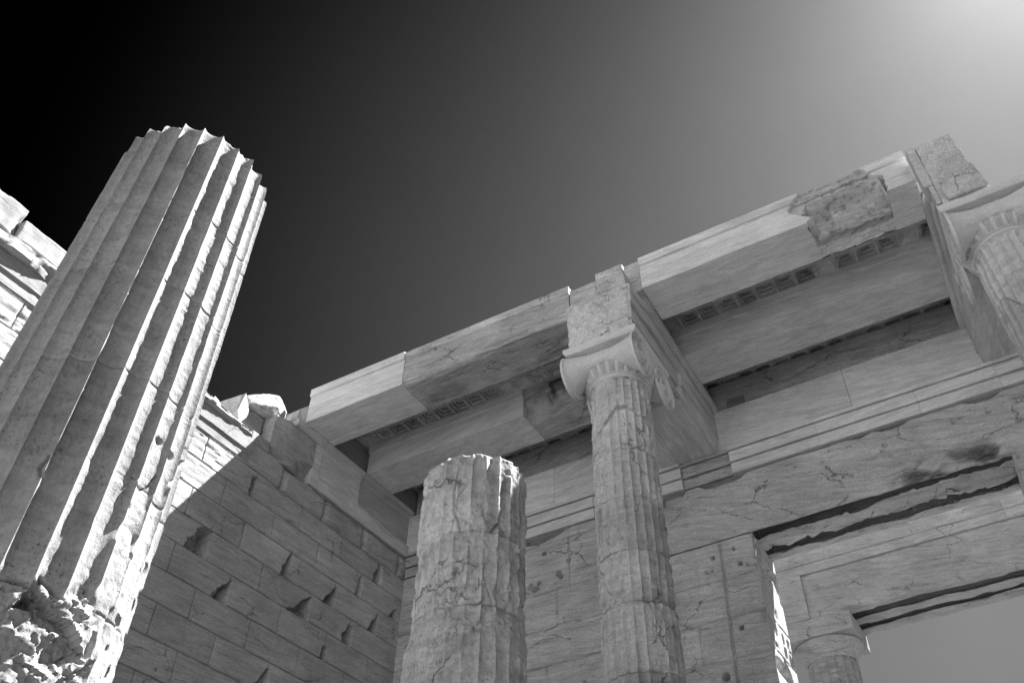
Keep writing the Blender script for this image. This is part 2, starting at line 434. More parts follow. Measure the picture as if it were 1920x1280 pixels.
def side_wall():
    lev = [8.05 + COURSE * k for k in (2, 1, 0)] + [8.05 - COURSE * k for k in range(1, 23)]
    lev = sorted(v for v in lev if v < 8.9)
    zs = []
    for a, b in zip([GZ] + lev, lev + [8.95]):
        if b <= a + 0.05: continue
        r = 0.022 if b > 4.0 else 0.2
        n = max(2, int((b - a) / r))
        zs += list(np.linspace(a + 0.014, b - 0.014, n)) + [b - 0.006, b, b + 0.006]
    zs = np.array([z for z in zs if z <= 8.95]); zs = np.unique(np.round(np.append(zs, [GZ]), 4))
    half = 0.53
    j0 = 7.585
    ys = []
    k0 = int((-2.0 - j0) / half); k1 = int((YD - j0) / half)
    for k in range(k0, k1 + 1):
        a = j0 + half * k; b = a + half
        r = 0.024 if b > 2.5 else 0.1
        ys += [a - 0.005, a, a + 0.005] + list(np.linspace(a + 0.013, b - 0.013, int(half / r)))
    ys = np.unique(np.round(np.array([y for y in ys if y <= YD + 0.3]), 4))
    Y, Z = np.meshgrid(ys, zs, indexing='ij')
    ci = np.floor((Z - 8.05) / COURSE + 1e-6)
    par = np.mod(ci, 2)                                   # course 7.6-8.05 has index -1
    sh = np.where(par == 1, 0.0, half)
    bi = np.floor((Y - j0 - sh) / (2 * half))
    yl = j0 + sh + bi * 2 * half
    dyj = np.minimum(np.abs(Y - yl), np.abs(Y - yl - 2 * half))
    zl = 8.05 + ci * COURSE
    dzj = np.minimum(np.abs(Z - zl), np.abs(Z - zl - COURSE))
    rnd = _hash(bi.astype(np.int64), ci.astype(np.int64), ci.astype(np.int64) * 0, 5)
    rnd2 = _hash(bi.astype(np.int64), ci.astype(np.int64), ci.astype(np.int64) * 0, 9)
    d = (rnd - 0.5) * 0.005 + (rnd2 - 0.5) * 0.006 * (Y - yl - half)
    wob = 0.5 + 0.5 * vn(Y * 3, Z * 3, 0 * Y, 3)
    ch = 0.012 * sst(0.68, 0.9, vn(Y * 7, Z * 7, 0 * Y, 4))
    d = d - 0.06 * wob * np.exp(-(dyj / 0.005) ** 2) - 0.06 * wob * np.exp(-(dzj / 0.005) ** 2)
    d = d - ch * (np.exp(-(dyj / 0.02) ** 2) + np.exp(-(dzj / 0.02) ** 2))
    d = d + 0.004 * fbm(Y * 3, Z * 12, 0 * Y, 4, 21) + 0.0025 * fbm(Y * 12, Z * 30, 0 * Y, 3, 22)
    era = sst(8.42, 8.52, Z) * sst(8.3, 8.8, Y)
    d = d - era * 0.055 * (np.exp(-(dyj / 0.05) ** 2) + np.exp(-(dzj / 0.045) ** 2)) * (0.4 + 1.2 * vn(Y * 4, Z * 4, 0 * Y, 33))
    # heavier ridged weathering high up on the open west part
    wz = sst(7.2, 8.2, Z) * sst(8.3, 7.0, Y)
    d = d - wz * 0.016 * sst(0.05, 0.5, fbm(Y * 1.7, Z * 30, 0 * Y, 4, 31))
    # pry holes: (joint y, course bottom, height, width, depth)
    holes = [(7.59, 6.71, 0.43, 0.20, 0.14, 0.6), (8.14, 6.25, 0.40, 0.17, 0.12, 0.0), (8.12, 8.06, 0.34, 0.05, 0.05, 0.9), (9.18, 7.17, 0.42, 0.10, 0.09, 0.3), (9.74, 6.71, 0.40, 0.22, 0.12, 0.0),
             (10.28, 7.16, 0.36, 0.17, 0.13, 0.0), (10.87, 7.61, 0.40, 0.06, 0.09, 0.7), (11.42, 7.16, 0.42, 0.12, 0.12, 0.0), (10.80, 6.71, 0.36, 0.14, 0.14, 0.2), (10.28, 6.26, 0.22, 0.09, 0.12, 0.4),
             (11.35, 8.06, 0.36, 0.12, 0.10, 0.5), (9.20, 5.36, 0.36, 0.14, 0.12, 0.2), (11.9, 7.62, 0.2, 0.1, 0.08, 0.3)]
    for hy, hz, hh, hw, hd, sq_ in holes:
        t = np.clip((Z - hz) / hh, 0, 1)
        w = 1.8 * hw * (sq_ + (1 - sq_) * (1 - t)) * (1 + 0.35 * fbm(Z * 14, 0 * Z, hy + 0 * Z, 2, 8))
        ins = sst(-0.008, 0.004, hy - Y) * sst(-0.012, 0.012, Y - (hy - w)) * (Z > hz) * (Z < hz + hh) * (w > 0.01)
        prof = np.clip((Y - (hy - w)) / np.maximum(w, 0.01), 0, 1)
        dep = 2.6 * hd * (0.15 + 0.85 * prof ** 0.3) * (1 - 0.35 * t)
        d = d - ins * dep * (1 + 0.3 * fbm(Y * 20, Z * 20, 0 * Y, 2, 6))
    # cracks
    for cr in ([(8.20, 6.24), (8.24, 6.10), (8.45, 6.12), (8.62, 6.03), (8.75, 5.9)], [(9.3, 8.30), (9.6, 8.22), (9.9, 8.27), (10.3, 8.1)], [(11.0, 6.72), (11.15, 6.5), (11.4, 6.55), (11.6, 6.7)],
               [(9.8, 6.2), (10.1, 5.9), (10.0, 5.6)], [(11.3, 8.5), (11.5, 8.2), (11.45, 8.05)]):
        d = d - 0.014 * np.exp(-(seg_dist(Y + 0.02 * fbm(Y * 9, Z * 9, 0 * Y, 2, 2), Z, cr) / 0.006) ** 2)
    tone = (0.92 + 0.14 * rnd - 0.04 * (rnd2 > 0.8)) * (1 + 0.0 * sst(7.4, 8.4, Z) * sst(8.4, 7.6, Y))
    X = XW + d
    P = np.stack([X, Y, Z], -1)
    # top: ragged for the part where the crowning course is gone
    back = P[:, -1:, :].copy(); back[..., 0] = XW - 0.85
    bot = back.copy(); bot[..., 2] = GZ
    P = np.concatenate([P, back, bot], 1)
    tone = np.concatenate([tone, tone[:, -1:], tone[:, -1:]], 1)
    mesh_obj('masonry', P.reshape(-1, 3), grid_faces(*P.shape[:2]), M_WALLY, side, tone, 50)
side_wall()

# crowning moulding of the side wall: a plain band in the shade of an eroded ledge
def ledge_fn(P, nv, P0):
    y = P0[..., 1]; z = P0[..., 2]; x = P0[..., 0]
    e = sst(6.2, 7.9, y) * 0.06 + 0.05 * sst(0.0, 0.5, fbm(y * 2.5, z * 3, 0 * y, 4, 41)) + 0.03 * fbm(y * 9, z * 20, 0 * y, 3, 42)
    front = sst(XW - 0.25, XW - 0.02, x)
    P[..., 0] -= e * front
    P[..., 2] -= front * sst(9.0, 9.25, z) * (0.12 * sst(5.8, 7.2, y) + 0.03 * np.abs(fbm(y * 6, x * 6, 0 * y, 3, 43)))
    return P
prof_sweep('fascia_band', [(XW - 0.02, 8.955), (XW + 0.035, 8.955 + 0.002), (XW + 0.035, 8.72), (XW + 0.012, 8.70), (XW + 0.012, 8.54), (XW - 0.02, 8.53)], 'Y', -2.0, 7.86, M_OLDY, side, 0.05, 0.004, 51, 0.012, tone=0.95)
prof_sweep('cornice_ledge', [(XW - 0.8, 8.958), (XW + 0.085, 8.962), (XW + 0.115, 9.01), (XW + 0.10, 9.20), (XW + 0.03, 9.27), (XW - 0.8, 9.27)], 'Y', -2.0, 7.78, M_OLDY, side, 0.045, 0.006, 52, 0.03, ledge_fn, 1.0, 0.035)
for (a, b, zt, sd) in ((-2.0, 0.55, 9.7, 61), (0.57, 2.5, 9.66, 62), (2.52, 3.35, 9.78, 63), (3.37, 5.7, 9.62, 64)):
    worn_box('top_course_block', (XW - 0.75, a, 9.272), (XW + 0.02, b, zt), M_OLDY, side, 0.04, 0.02, 0.11, 3.0, 0.022, 6.0, sd)

# recessed course left between the eroded ledge and the rough block
worn_box('worn_course_block', (XW - 0.85, 7.66, 9.275), (XW - 0.26, 8.16, 9.72), M_OLDY, side, 0.04, 0.012, 0.04, 5.0, 0.008, 10.0, 71)
def slope_fn(P, nv, P0):
    P[..., 2] -= 0.12 * sst(XW - 0.45, XW, P0[..., 0]) * (P0[..., 2] > 9.1)
    return P
worn_box('worn_course_block', (XW - 0.85, 7.80, 8.955), (XW + 0.0, 8.20, 9.27), M_OLDY, side, 0.035, 0.012, 0.04, 5.0, 0.008, 10.0, 72, slope_fn)
# rough old epistyle block
def rough_fn(P, nv, P0):
    y = P0[..., 1]; z = P0[..., 2]
    f = sst(XW - 0.2, XW - 0.01, P0[..., 0])
    w = 0.07 * (1 - sst(8.18, 8.55, y)) + 0.05 * sst(0.1, 0.5, fbm(y * 2.5, z * 11, 0 * y, 4, 47))
    w = w + 0.12 * sst(8.75, 9.05, y) * (1 - sst(9.05, 9.3, z))
    P[..., 0] -= f * w
    return P
worn_box('rough_epistyle_block', (XW - 0.8, 8.215, 8.955), (XW + 0.02, 9.19, 9.80), M_OLDY, side, 0.03, 0.02, 0.07, 3.5, 0.012, 9.0, 73, rough_fn, 1.06)
prof_sweep('crown_strip', [(XW - 0.7, 9.805), (XW + 0.02, 9.805), (XW + 0.06, 9.83), (XW + 0.06, 9.945), (XW - 0.7, 9.945)], 'Y', 8.62, 9.37, M_NEWY, side, 0.05, 0.002, 53, 0.006, None, 1.08)
# restored epistyle with its crown, and the older inset at its far end
def epi_fn(P, nv, P0):
    y = P0[..., 1]; z = P0[..., 2]
    edge = 10.47 + 0.05 * fbm(z * 6, 0 * z, 0 * z, 3, 48)
    zlo = 9.27 - 0.10 * sst(10.6, 11.9, y) + 0.012 * fbm(y * 8, 0 * y, 0 * y, 2, 49)
    ins = sst(0, 0.012, y - edge) * sst(0, 0.012, z - zlo) * sst(9.945, 9.90, z)
    P[..., 0] -= ins * 0.055 * (P0[..., 0] > XW - 0.1)
    return P
def epi_tone(P):
    y = P[..., 1]; z = P[..., 2]
    return np.where((y > 10.5) & (z > 9.25), 0.78, 1.08)
prof_sweep('restored_epistyle', [(XW - 0.8, 8.957), (XW, 8.957), (XW, 9.80), (XW + 0.02, 9.84), (XW + 0.055, 9.845), (XW + 0.06, 9.945), (XW - 0.8, 9.945)], 'Y', 9.385, YD + 0.02, M_NEWY, side, 0.02, 0.0015, 54, 0.0, epi_fn, epi_tone, 0.025)
worn_box('restored_epistyle', (XW - 0.8, 9.192, 8.957), (XW + 0.002, 9.383, 9.803), M_NEWY, side, 0.04, 0.004, 0.01, 5.0, 0.002, 10.0, 74, None, 1.08)
# wall top behind the beams, up to the ceiling
worn_box('upper_wall_course', (XW - 0.8, 8.95, 9.95), (XW - 0.03, YB - 0.1, 10.548), M_OLDY, side, 0.2, 0.004, 0.01, 4.0, 0.002, 9.0, 75, None, 0.85)

# loose broken blocks on the wall top
tag(rock('broken_block', [(-9.92, 7.52, 9.275), (-9.60, 7.40, 9.275), (-9.58, 7.45, 9.66), (-9.62, 7.40, 9.60), (-9.80, 7.66, 9.275), (-9.84, 7.84, 9.60), (-9.76, 7.62, 9.72), (-10.2, 7.45, 9.275), (-10.2, 7.42, 9.68), (-10.2, 7.64, 9.275), (-10.2, 7.8, 9.66)], M_ROCK, None, 81, 0.008, 6, 4, loc=(-9.8, 7.6, 9.275)),
    'small angular marble block on the wall top with one bright sunlit face', 'stone block', 'broken blocks on the wall tops')
tag(rock('broken_block', [(-9.75, 7.74, 9.74), (-9.9, 7.72, 9.95), (-9.74, 8.02, 10.14), (-9.72, 8.25, 10.22), (-9.66, 8.22, 9.95), (-9.70, 8.36, 9.86), (-9.76, 8.52, 10.08), (-9.82, 8.45, 10.20), (-9.85, 8.55, 9.84), (-9.72, 8.2, 9.76), (-10.2, 7.75, 9.74), (-10.2, 8.5, 9.82), (-10.2, 8.3, 10.24), (-10.15, 7.9, 10.1)], M_ROCK, None, 82, 0.022, 5, 4, loc=(-9.9, 8.1, 9.75)),
    'largest broken boulder on the wall top, beside the left end of the front beam', 'stone block', 'broken blocks on the wall tops')
tag(rock('broken_block', [(-9.70, 8.60, 9.947), (-9.62, 8.62, 9.947), (-9.60, 8.75, 9.947), (-9.66, 8.70, 10.26), (-9.62, 8.66, 10.18), (-9.95, 8.62, 9.947), (-9.95, 8.74, 10.27), (-9.95, 8.75, 9.947)], M_ROCK, None, 83, 0.005, 6, 3, loc=(-9.8, 8.68, 9.947)),
    'thin pale sliver of stone wedged between the boulder and the front beam', 'stone block', 'broken blocks on the wall tops')

# opposite side wall of the hall, beyond the right edge of the picture
south = thing('ashlar_wall', (8.3, 5.0, GZ), 'opposite ashlar side wall of the hall, outside the picture on the right', 'wall')
worn_box('masonry', (7.93, -5.0, GZ), (8.7, 13.1, 9.3), M_WALLY, south, 0.4, 0.01, 0.03, 2, 0.01, 3, 76)

tag(rock('broken_block', [(-9.95, 6.98, 9.21), (-9.72, 7.02, 9.21), (-9.74, 7.26, 9.21), (-9.78, 7.06, 9.40), (-9.8, 7.2, 9.36), (-10.2, 6.98, 9.21), (-10.2, 7.28, 9.21), (-10.1, 7.1, 9.44)], M_ROCK, None, 84, 0.012, 6, 3, loc=(-9.9, 7.1, 9.21)),
    'smallest low stub of stone on the sunlit ledge, right beside the near column', 'stone block', 'broken blocks on the wall tops')

# ------------------------------------------------------------------ gate wall, face at y = YD
gate = thing('gate_wall', (-3.0, YD + 0.6, GZ), 'marble gate wall behind the columns, with a crowning moulding and a tall doorway', 'wall')
DX0, DX1, DZ = -2.95, 1.0, 7.40
YB = 13.15

def wall_field(X, Z, seed, joints_x, levels, groove=None):
    d = 0.005 * fbm(X * 3, Z * 9, 0 * X, 4, seed) + 0.003 * fbm(X * 12, Z * 26, 0 * X, 3, seed + 1)
    tone = np.ones_like(X)
    lev = np.array(levels)
    ci = np.searchsorted(lev, Z.ravel()).reshape(Z.shape)
    dz = np.min(np.abs(Z[..., None] - lev), -1)
    wob = 0.35 + 0.65 * vn(X * 2.3, Z * 2.3, 0 * X, seed + 2)
    dxj = np.full(X.shape, 9.0); bi = np.zeros(X.shape)
    for k, js in joints_x.items():
        js = np.array(js); mk = ci == k
        if len(js):
            dd = np.min(np.abs(X[..., None] - js), -1)
            dxj = np.where(mk, dd, dxj)
            bi = np.where(mk, np.searchsorted(js, X.ravel()).reshape(X.shape), bi)
    rnd = _hash(bi.astype(np.int64), ci.astype(np.int64), (ci * 0).astype(np.int64), seed)
    d = d + (rnd - 0.5) * 0.012
    d = d - 0.035 * wob * (np.exp(-(dz / 0.0045) ** 2) + np.exp(-(dxj / 0.0045) ** 2))
    ch = 0.03 * sst(0.6, 0.85, vn(X * 5, Z * 5, 0 * X, seed + 4))
    d = d - ch * (np.exp(-(dz / 0.025) ** 2) + np.exp(-(dxj / 0.025) ** 2))
    tone = tone * (0.92 + 0.16 * rnd)
    return d, tone

def gate_left():
    lev = sorted([8.30, 7.38, 6.72, 6.10, 5.48, 4.86, 4.24, 3.6, 3.0])
    xs = np.concatenate([np.arange(XW - 0.02, -4.4, 0.024), np.arange(-4.4, DX0 - 0.03, 0.016), [DX0 - 0.02, DX0 - 0.008, DX0]])
    xs = np.unique(np.round(xs, 4))
    zs = np.concatenate([np.arange(GZ, 3.6, 0.25), np.arange(3.6, 8.478, 0.02), [8.478]])
    X, Z = np.meshgrid(xs, zs, indexing='ij')
    jx = {len(lev): [-8.2, -6.1, -5.0], len(lev) - 1: [-8.9, -7.4, -6.14, -4.35], len(lev) - 2: [-8.1, -6.4, -5.1, -3.9], len(lev) - 3: [-8.8, -7.3, -5.6], len(lev) - 4: [-8.0, -6.6, -5.1, -4.0], len(lev) - 5: [-8.9, -7.5, -5.7], len(lev) - 6: [-8.1, -6.5, -4.6]}
    d, tone = wall_field(X, Z, 101, jx, lev)
    # lintel bearing joint: the course joint right of x=-4.35 sits at z=7.38; groove on the pier
    gx = -3.475 - 0.06 * sst(7.3, 5.0, Z) + 0.01 * fbm(Z * 3, 0 * Z, 0 * Z, 2, 7)
    g = np.exp(-(np.abs(X - gx) / 0.022) ** 4) * (Z < 7.33)
    d = d - 0.055 * g
    # small dowel holes
    for hx, hz, hr in [(-3.62, 7.12, 0.028), (-3.26, 7.18, 0.02), (-6.62, 8.12, 0.03), (-6.9, 7.57, 0.05), (-6.80, 7.50, 0.05), (-6.72, 7.60, 0.035), (-6.35, 7.66, 0.04), (-6.30, 7.58, 0.03), (-3.7, 5.25, 0.05), (-3.35, 5.9, 0.03), (-6.14, 7.86, 0.035), (-3.2, 6.9, 0.03)]:
        m = np.exp(-(np.hypot(X - hx, (Z - hz)) / hr) ** 4)
        d = d - 0.18 * m
    # chipped hollow in the top course right under the moulding
    for cx, w, hgt in [(-6.75, 0.55, 0.12), (-3.25, 0.42, 0.16), (-4.25, 0.3, 0.22)]:
        t = np.clip(1 - ((X - cx) / w) ** 2, 0, 1) ** 0.6
        m = sst(-0.02, 0.02, Z - (8.50 - hgt * t * (1 + 0.5 * fbm(X * 9, Z * 9, 0 * X, 3, 17))))
        d = d - 0.24 * m * (t > 0.03)
    # worn patches on the pier and a chip near the door corner
    w = sst(0.15, 0.55, fbm(X * 1.8, Z * 2.2, 0 * X, 4, 19)) * sst(-4.4, -4.0, X)
    d = d - 0.022 * w + 0.008 * w * fbm(X * 14, Z * 14, 0 * X, 3, 20)
    cr = 0.05 * sst(0.0, 0.5, fbm(Z * 3.5, X * 2, 0 * X, 4, 23)) * np.exp(-((DX0 - X) / 0.10) ** 2)
    d = d - cr
    d = d - 0.20 * sst(-4.345, -4.335, X) * sst(7.392, 7.40, Z)
    patch = (X > -4.05) & (X < -3.75) & (Z > 5.0) & (Z < 5.62)
    d = d + np.where(patch, 0.01, 0)
    tone = np.where((X > -3.95) & (X < -3.72) & (Z > 7.4), tone * 1.1, tone)
    tone = tone * (0.93 + 0.1 * vn(X * 1.5, Z * 0.5, 0 * X, 28))
    P = np.stack([X, YD - d, Z], -1)
    top = P[:, -1:, :].copy(); top[..., 1] = YB; bot = top.copy(); bot[..., 2] = GZ
    P = np.concatenate([P, top, bot], 1); tone = np.concatenate([tone, tone[:, -1:], tone[:, -1:]], 1)
    mesh_obj('masonry', P.reshape(-1, 3), grid_faces(*P.shape[:2]), M_WALLX, gate, tone, 50)
    # door reveal (jamb face at x = DX0)
    ys = np.concatenate([[YD, YD + 0.012], np.arange(YD + 0.03, YB, 0.022), [YB]])
    zs = np.concatenate([np.arange(GZ, 4.4, 0.2), np.arange(4.4, DZ, 0.022), [DZ]])
    Y, Z = np.meshgrid(ys, zs, indexing='ij')
    d = 0.006 * fbm(Y * 5, Z * 5, 0 * Y, 4, 111) - 0.05 * sst(0.1, 0.5, fbm(Y * 2.6, Z * 3.0, 0 * Y, 4, 113))
    lv = np.array([6.72, 6.10, 5.55, 4.9]); d = d - 0.02 * np.exp(-(np.min(np.abs(Z[..., None] - lv), -1) / 0.01) ** 2)
    for hy, hz, hw, hh, dp in [(12.32, 6.9, 0.06, 0.28, 0.12), (12.42, 5.98, 0.05, 0.13, 0.10), (12.75, 5.90, 0.04, 0.07, 0.1), (12.75, 5.70, 0.05, 0.07, 0.1), (12.45, 5.30, 0.30, 0.10, 0.16), (12.25, 7.1, 0.06, 0.2, 0.1)]:
        d = d - dp * np.exp(-((Y - hy) / hw) ** 4 - ((Z - hz) / hh) ** 4)
    edge = np.exp(-((Y - YD) / 0.05) ** 2) * 0.035 * sst(0.0, 0.5, fbm(Z * 3.5, 0 * Y, 0 * Y, 4, 23))
    P = np.stack([DX0 + d - edge, Y, Z], -1)
    mesh_obj('door_jamb', P.reshape(-1, 3), grid_faces(*P.shape[:2]), M_WALLX, gate, 1.0, 50)
gate_left()

# right pier of the doorway
def jamb_fn(P, nv, P0): return P
worn_box('door_jamb', (DX1, YD + 0.004, GZ), (6.4, YB, DZ - 0.006), M_WALLX, gate, 0.05, 0.012, 0.04, 3.0, 0.006, 7.0, 121)

# three lintel beams with open gaps between them
def lintel_front(P, nv, P0):
    x = P0[..., 0]; y = P0[..., 1]; z = P0[..., 2]
    low = sst(8.0, 7.4, z)
    # ragged lower back edge
    f = sst(YD + 0.04, YD + 0.14, y) * low
    P[..., 1] -= f * (0.07 + 0.06 * fbm(x * 2.2, z * 2, 0 * x, 4, 131)) * sst(0.2, -0.6, x)
    P[..., 2] += f * (0.03 + 0.04 * fbm(x * 3.2, y * 4, 0 * x, 4, 130))
    # spalled zone near the right end
    s = sst(-0.75, -0.2, x) * sst(1.05, 0.75, x)
    bump = np.clip(s * (0.05 + 0.14 * fbm(x * 3.0, z * 9, y * 5, 4, 132) + 0.05 * fbm(x * 10, z * 26, y * 9, 3, 136)), 0, 0.13) * sst(7.95, 7.55, z)
    P[..., 1] += bump * sst(YD + 0.2, YD, y)
    P[..., 2] += 0.7 * bump * sst(7.6, 7.4, z)
    # front face grain and chips
    ff = sst(YD + 0.03, YD, y)
    P[..., 1] += ff * (0.012 * sst(0.0, 0.5, fbm(x * 1.5, z * 8, 0 * x, 4, 133)) + 0.004 * fbm(x * 8, z * 22, 0 * x, 3, 134))
    e = sst(7.50, 7.38, z) * ff * 0.035 * sst(-0.1, 0.5, fbm(x * 2.5, 0 * x, 0 * x, 4, 135))
    P[..., 1] += e
    for hx, hz, hr in [(-2.55, 8.20, 0.022), (-2.72, 8.08, 0.022), (-1.55, 8.09, 0.03), (-0.62, 8.17, 0.03), (-0.68, 8.08, 0.022), (0.44, 8.2, 0.03), (0.55, 8.22, 0.02), (0.95, 8.2, 0.025), (-1.9, 7.9, 0.012)]:
        P[..., 1] += 0.10 * ff * np.exp(-(np.hypot(x - hx, z - hz) / hr) ** 4)
    # hollow right under the moulding
    for cx, w, hg in [(-3.25, 0.45, 0.15), (-4.22, 0.32, 0.22), (-0.95, 0.22, 0.05), (-0.45, 0.3, 0.07), (0.95, 0.3, 0.09)]:
        t = np.clip(1 - ((x - cx) / w) ** 2, 0, 1)
        P[..., 1] += 0.125 * ff * sst(8.50 - hg * t - 0.015, 8.50 - hg * t + 0.015, z) * (t > 0.02)
    return P
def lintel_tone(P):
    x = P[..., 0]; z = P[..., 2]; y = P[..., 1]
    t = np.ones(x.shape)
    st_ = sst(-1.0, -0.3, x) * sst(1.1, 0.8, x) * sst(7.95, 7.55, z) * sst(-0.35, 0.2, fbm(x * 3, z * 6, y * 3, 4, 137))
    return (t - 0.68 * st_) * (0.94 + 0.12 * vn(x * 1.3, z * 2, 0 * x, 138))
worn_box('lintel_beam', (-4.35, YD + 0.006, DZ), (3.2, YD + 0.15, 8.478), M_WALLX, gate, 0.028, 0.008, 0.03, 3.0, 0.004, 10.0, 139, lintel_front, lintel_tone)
def lintel_mid(P, nv, P0):
    x = P0[..., 0]; y = P0[..., 1]; z = P0[..., 2]
    low = sst(8.0, 7.5, z)
    P[..., 1] -= low * 0.13 * sst(-0.9, 0.3, x) * sst(YD + 0.65, YD + 0.5, y)
    P[..., 1] += low * 0.09 * fbm(x * 1.6, y * 2, z * 2, 4, 141) + low * 0.05 * facet(x * 5, y * 6, z * 6, 142, 1.5)
    P[..., 1] += 2.2 * np.clip(z - 7.41, 0, 1) * sst(YD + 0.6, YD + 0.4, y)
    P[..., 2] += sst(7.6, 7.45, z) * (0.03 * fbm(x * 2.5, y * 7, 0 * x, 4, 143) + 0.03 * np.clip(fbm(x * 3, y * 14, 0 * x, 3, 144), 0, 1))
    return P
worn_box('lintel_beam', (DX0 - 0.12, YD + 0.33, DZ + 0.01), (3.2, YD + 0.70, DZ + 0.13), M_WALLX, gate, 0.03, 0.02, 0.06, 3.0, 0.01, 8.0, 145, lintel_mid, 0.95)
def lintel_back(P, nv, P0):
    x = P0[..., 0]; y = P0[..., 1]; z = P0[..., 2]
    P[..., 1] += sst(7.9, 7.5, z) * sst(YB - 0.1, YB - 0.3, y) * (0.05 + 0.07 * fbm(x * 1.8, y * 2, z, 4, 151) + 0.05 * facet(x * 5, y * 6, z * 6, 153, 1.5))
    P[..., 1] += 1.2 * np.clip(z - 7.43, 0, 0.15) * sst(YB - 0.1, YB - 0.2, y)
    P[..., 2] += sst(7.7, 7.45, z) * 0.03 * fbm(x * 3, y * 6, 0 * x, 4, 152)
    return P
worn_box('lintel_beam', (DX0 - 0.12, YD + 0.90, DZ + 0.03), (3.2, YB, 8.815), M_WALLX, gate, 0.035, 0.015, 0.05, 3.0, 0.008, 8.0, 155, lintel_back, 0.92)
worn_box('wall_core', (XW, YD + 0.52, 8.82), (6.4, YB - 0.11, 8.994), M_WALLX, gate, 0.4, 0.004, 0.0, 3, 0.0, 3, 156)
worn_box('wall_core', (DX1 + 2.21, YD + 0.02, DZ), (6.4, YB - 0.02, 8.30), M_WALLX, gate, 0.3, 0.004, 0.0, 3, 0.0, 3, 157)

# crowning moulding of the gate wall in restored lengths, two of them older
def mould(x0, x1, off, tn, chip, sd, mat):
    y = YD + off
    prof_sweep('crowning_moulding', [(YD + 0.5, 8.503), (y - 0.045, 8.503), (y - 0.045, 8.690), (y + 0.03, 8.692), (y + 0.03, 8.716), (y - 0.068, 8.718), (y - 0.068, 8.912), (y + 0.02, 8.914), (y + 0.02, 8.934), (y - 0.095, 8.936), (y - 0.095, 8.996), (YD + 0.5, 8.996)],
               'X', x0, x1, mat, gate, 0.05, 0.0015, sd, chip, None, tn, 0.03)
for (x0, x1, off, tn, chip, sd, mat) in [(XW + 0.01, -8.0, 0.03, 0.9, 0.02, 161, M_OLDX), (-7.996, -6.98, 0.03, 0.92, 0.012, 162, M_OLDX), (-6.976, -5.6, 0.0, 1.0, 0.004, 163, M_NEWX), (-5.596, -4.66, 0.01, 0.98, 0.004, 164, M_NEWX), (-4.656, -3.93, 0.0, 1.08, 0.004, 165, M_NEWX),
                                         (-3.926, -3.05, 0.05, 0.86, 0.008, 166, M_OLDX), (-3.046, -1.55, 0.0, 1.1, 0.0, 167, M_NEWX), (-1.546, 0.06, 0.0, 1.12, 0.0, 168, M_NEWX), (0.064, 1.28, 0.0, 1.14, 0.0, 169, M_NEWX), (1.284, 3.2, 0.0, 1.1, 0.0, 170, M_NEWX)]:
    mould(x0, x1, off, tn, chip, sd, mat)
# epistyle of the gate wall between the architraves, and the recessed course above
def epi_g(P, nv, P0):
    x = P0[..., 0]; z = P0[..., 2]
    m = np.exp(-(np.hypot((x + 3.02) / 0.05, (z - 9.52) / 0.07)) ** 4)
    P[..., 1] += 0.03 * m * (P0[..., 1] < YD + 0.05)
    return P
for (x0, x1, sd) in [(XW + 0.02, -6.4, 171), (-6.396, -3.2, 172), (-3.196, -0.9, 173), (-0.896, 1.40, 174), (1.404, 5.0, 175)]:
    worn_box('epistyle_block', (x0, YD, 9.0), (x1, YB - 0.1, 9.86), M_NEWX, gate, 0.05, 0.003, 0.012, 4.0, 0.0015, 8.0, sd, epi_g, 1.05)
for (x0, x1, sd) in [(XW + 0.02, -3.76, 181), (-3.756, 1.72, 182), (1.724, 5.0, 183)]:
    worn_box('upper_wall_course', (x0, YD + 0.12, 9.864), (x1, YB - 0.1, 10.548), M_OLDX, gate, 0.08, 0.004, 0.02, 4.0, 0.003, 8.0, sd, None, 1.0)
worn_box('stone_patch', (-2.95, YD + 0.075, 9.875), (-2.62, YD + 0.118, 10.12), M_OLDX, gate, 0.03, 0.02, 0.05, 5, 0.004, 9, 184, None, 0.6)

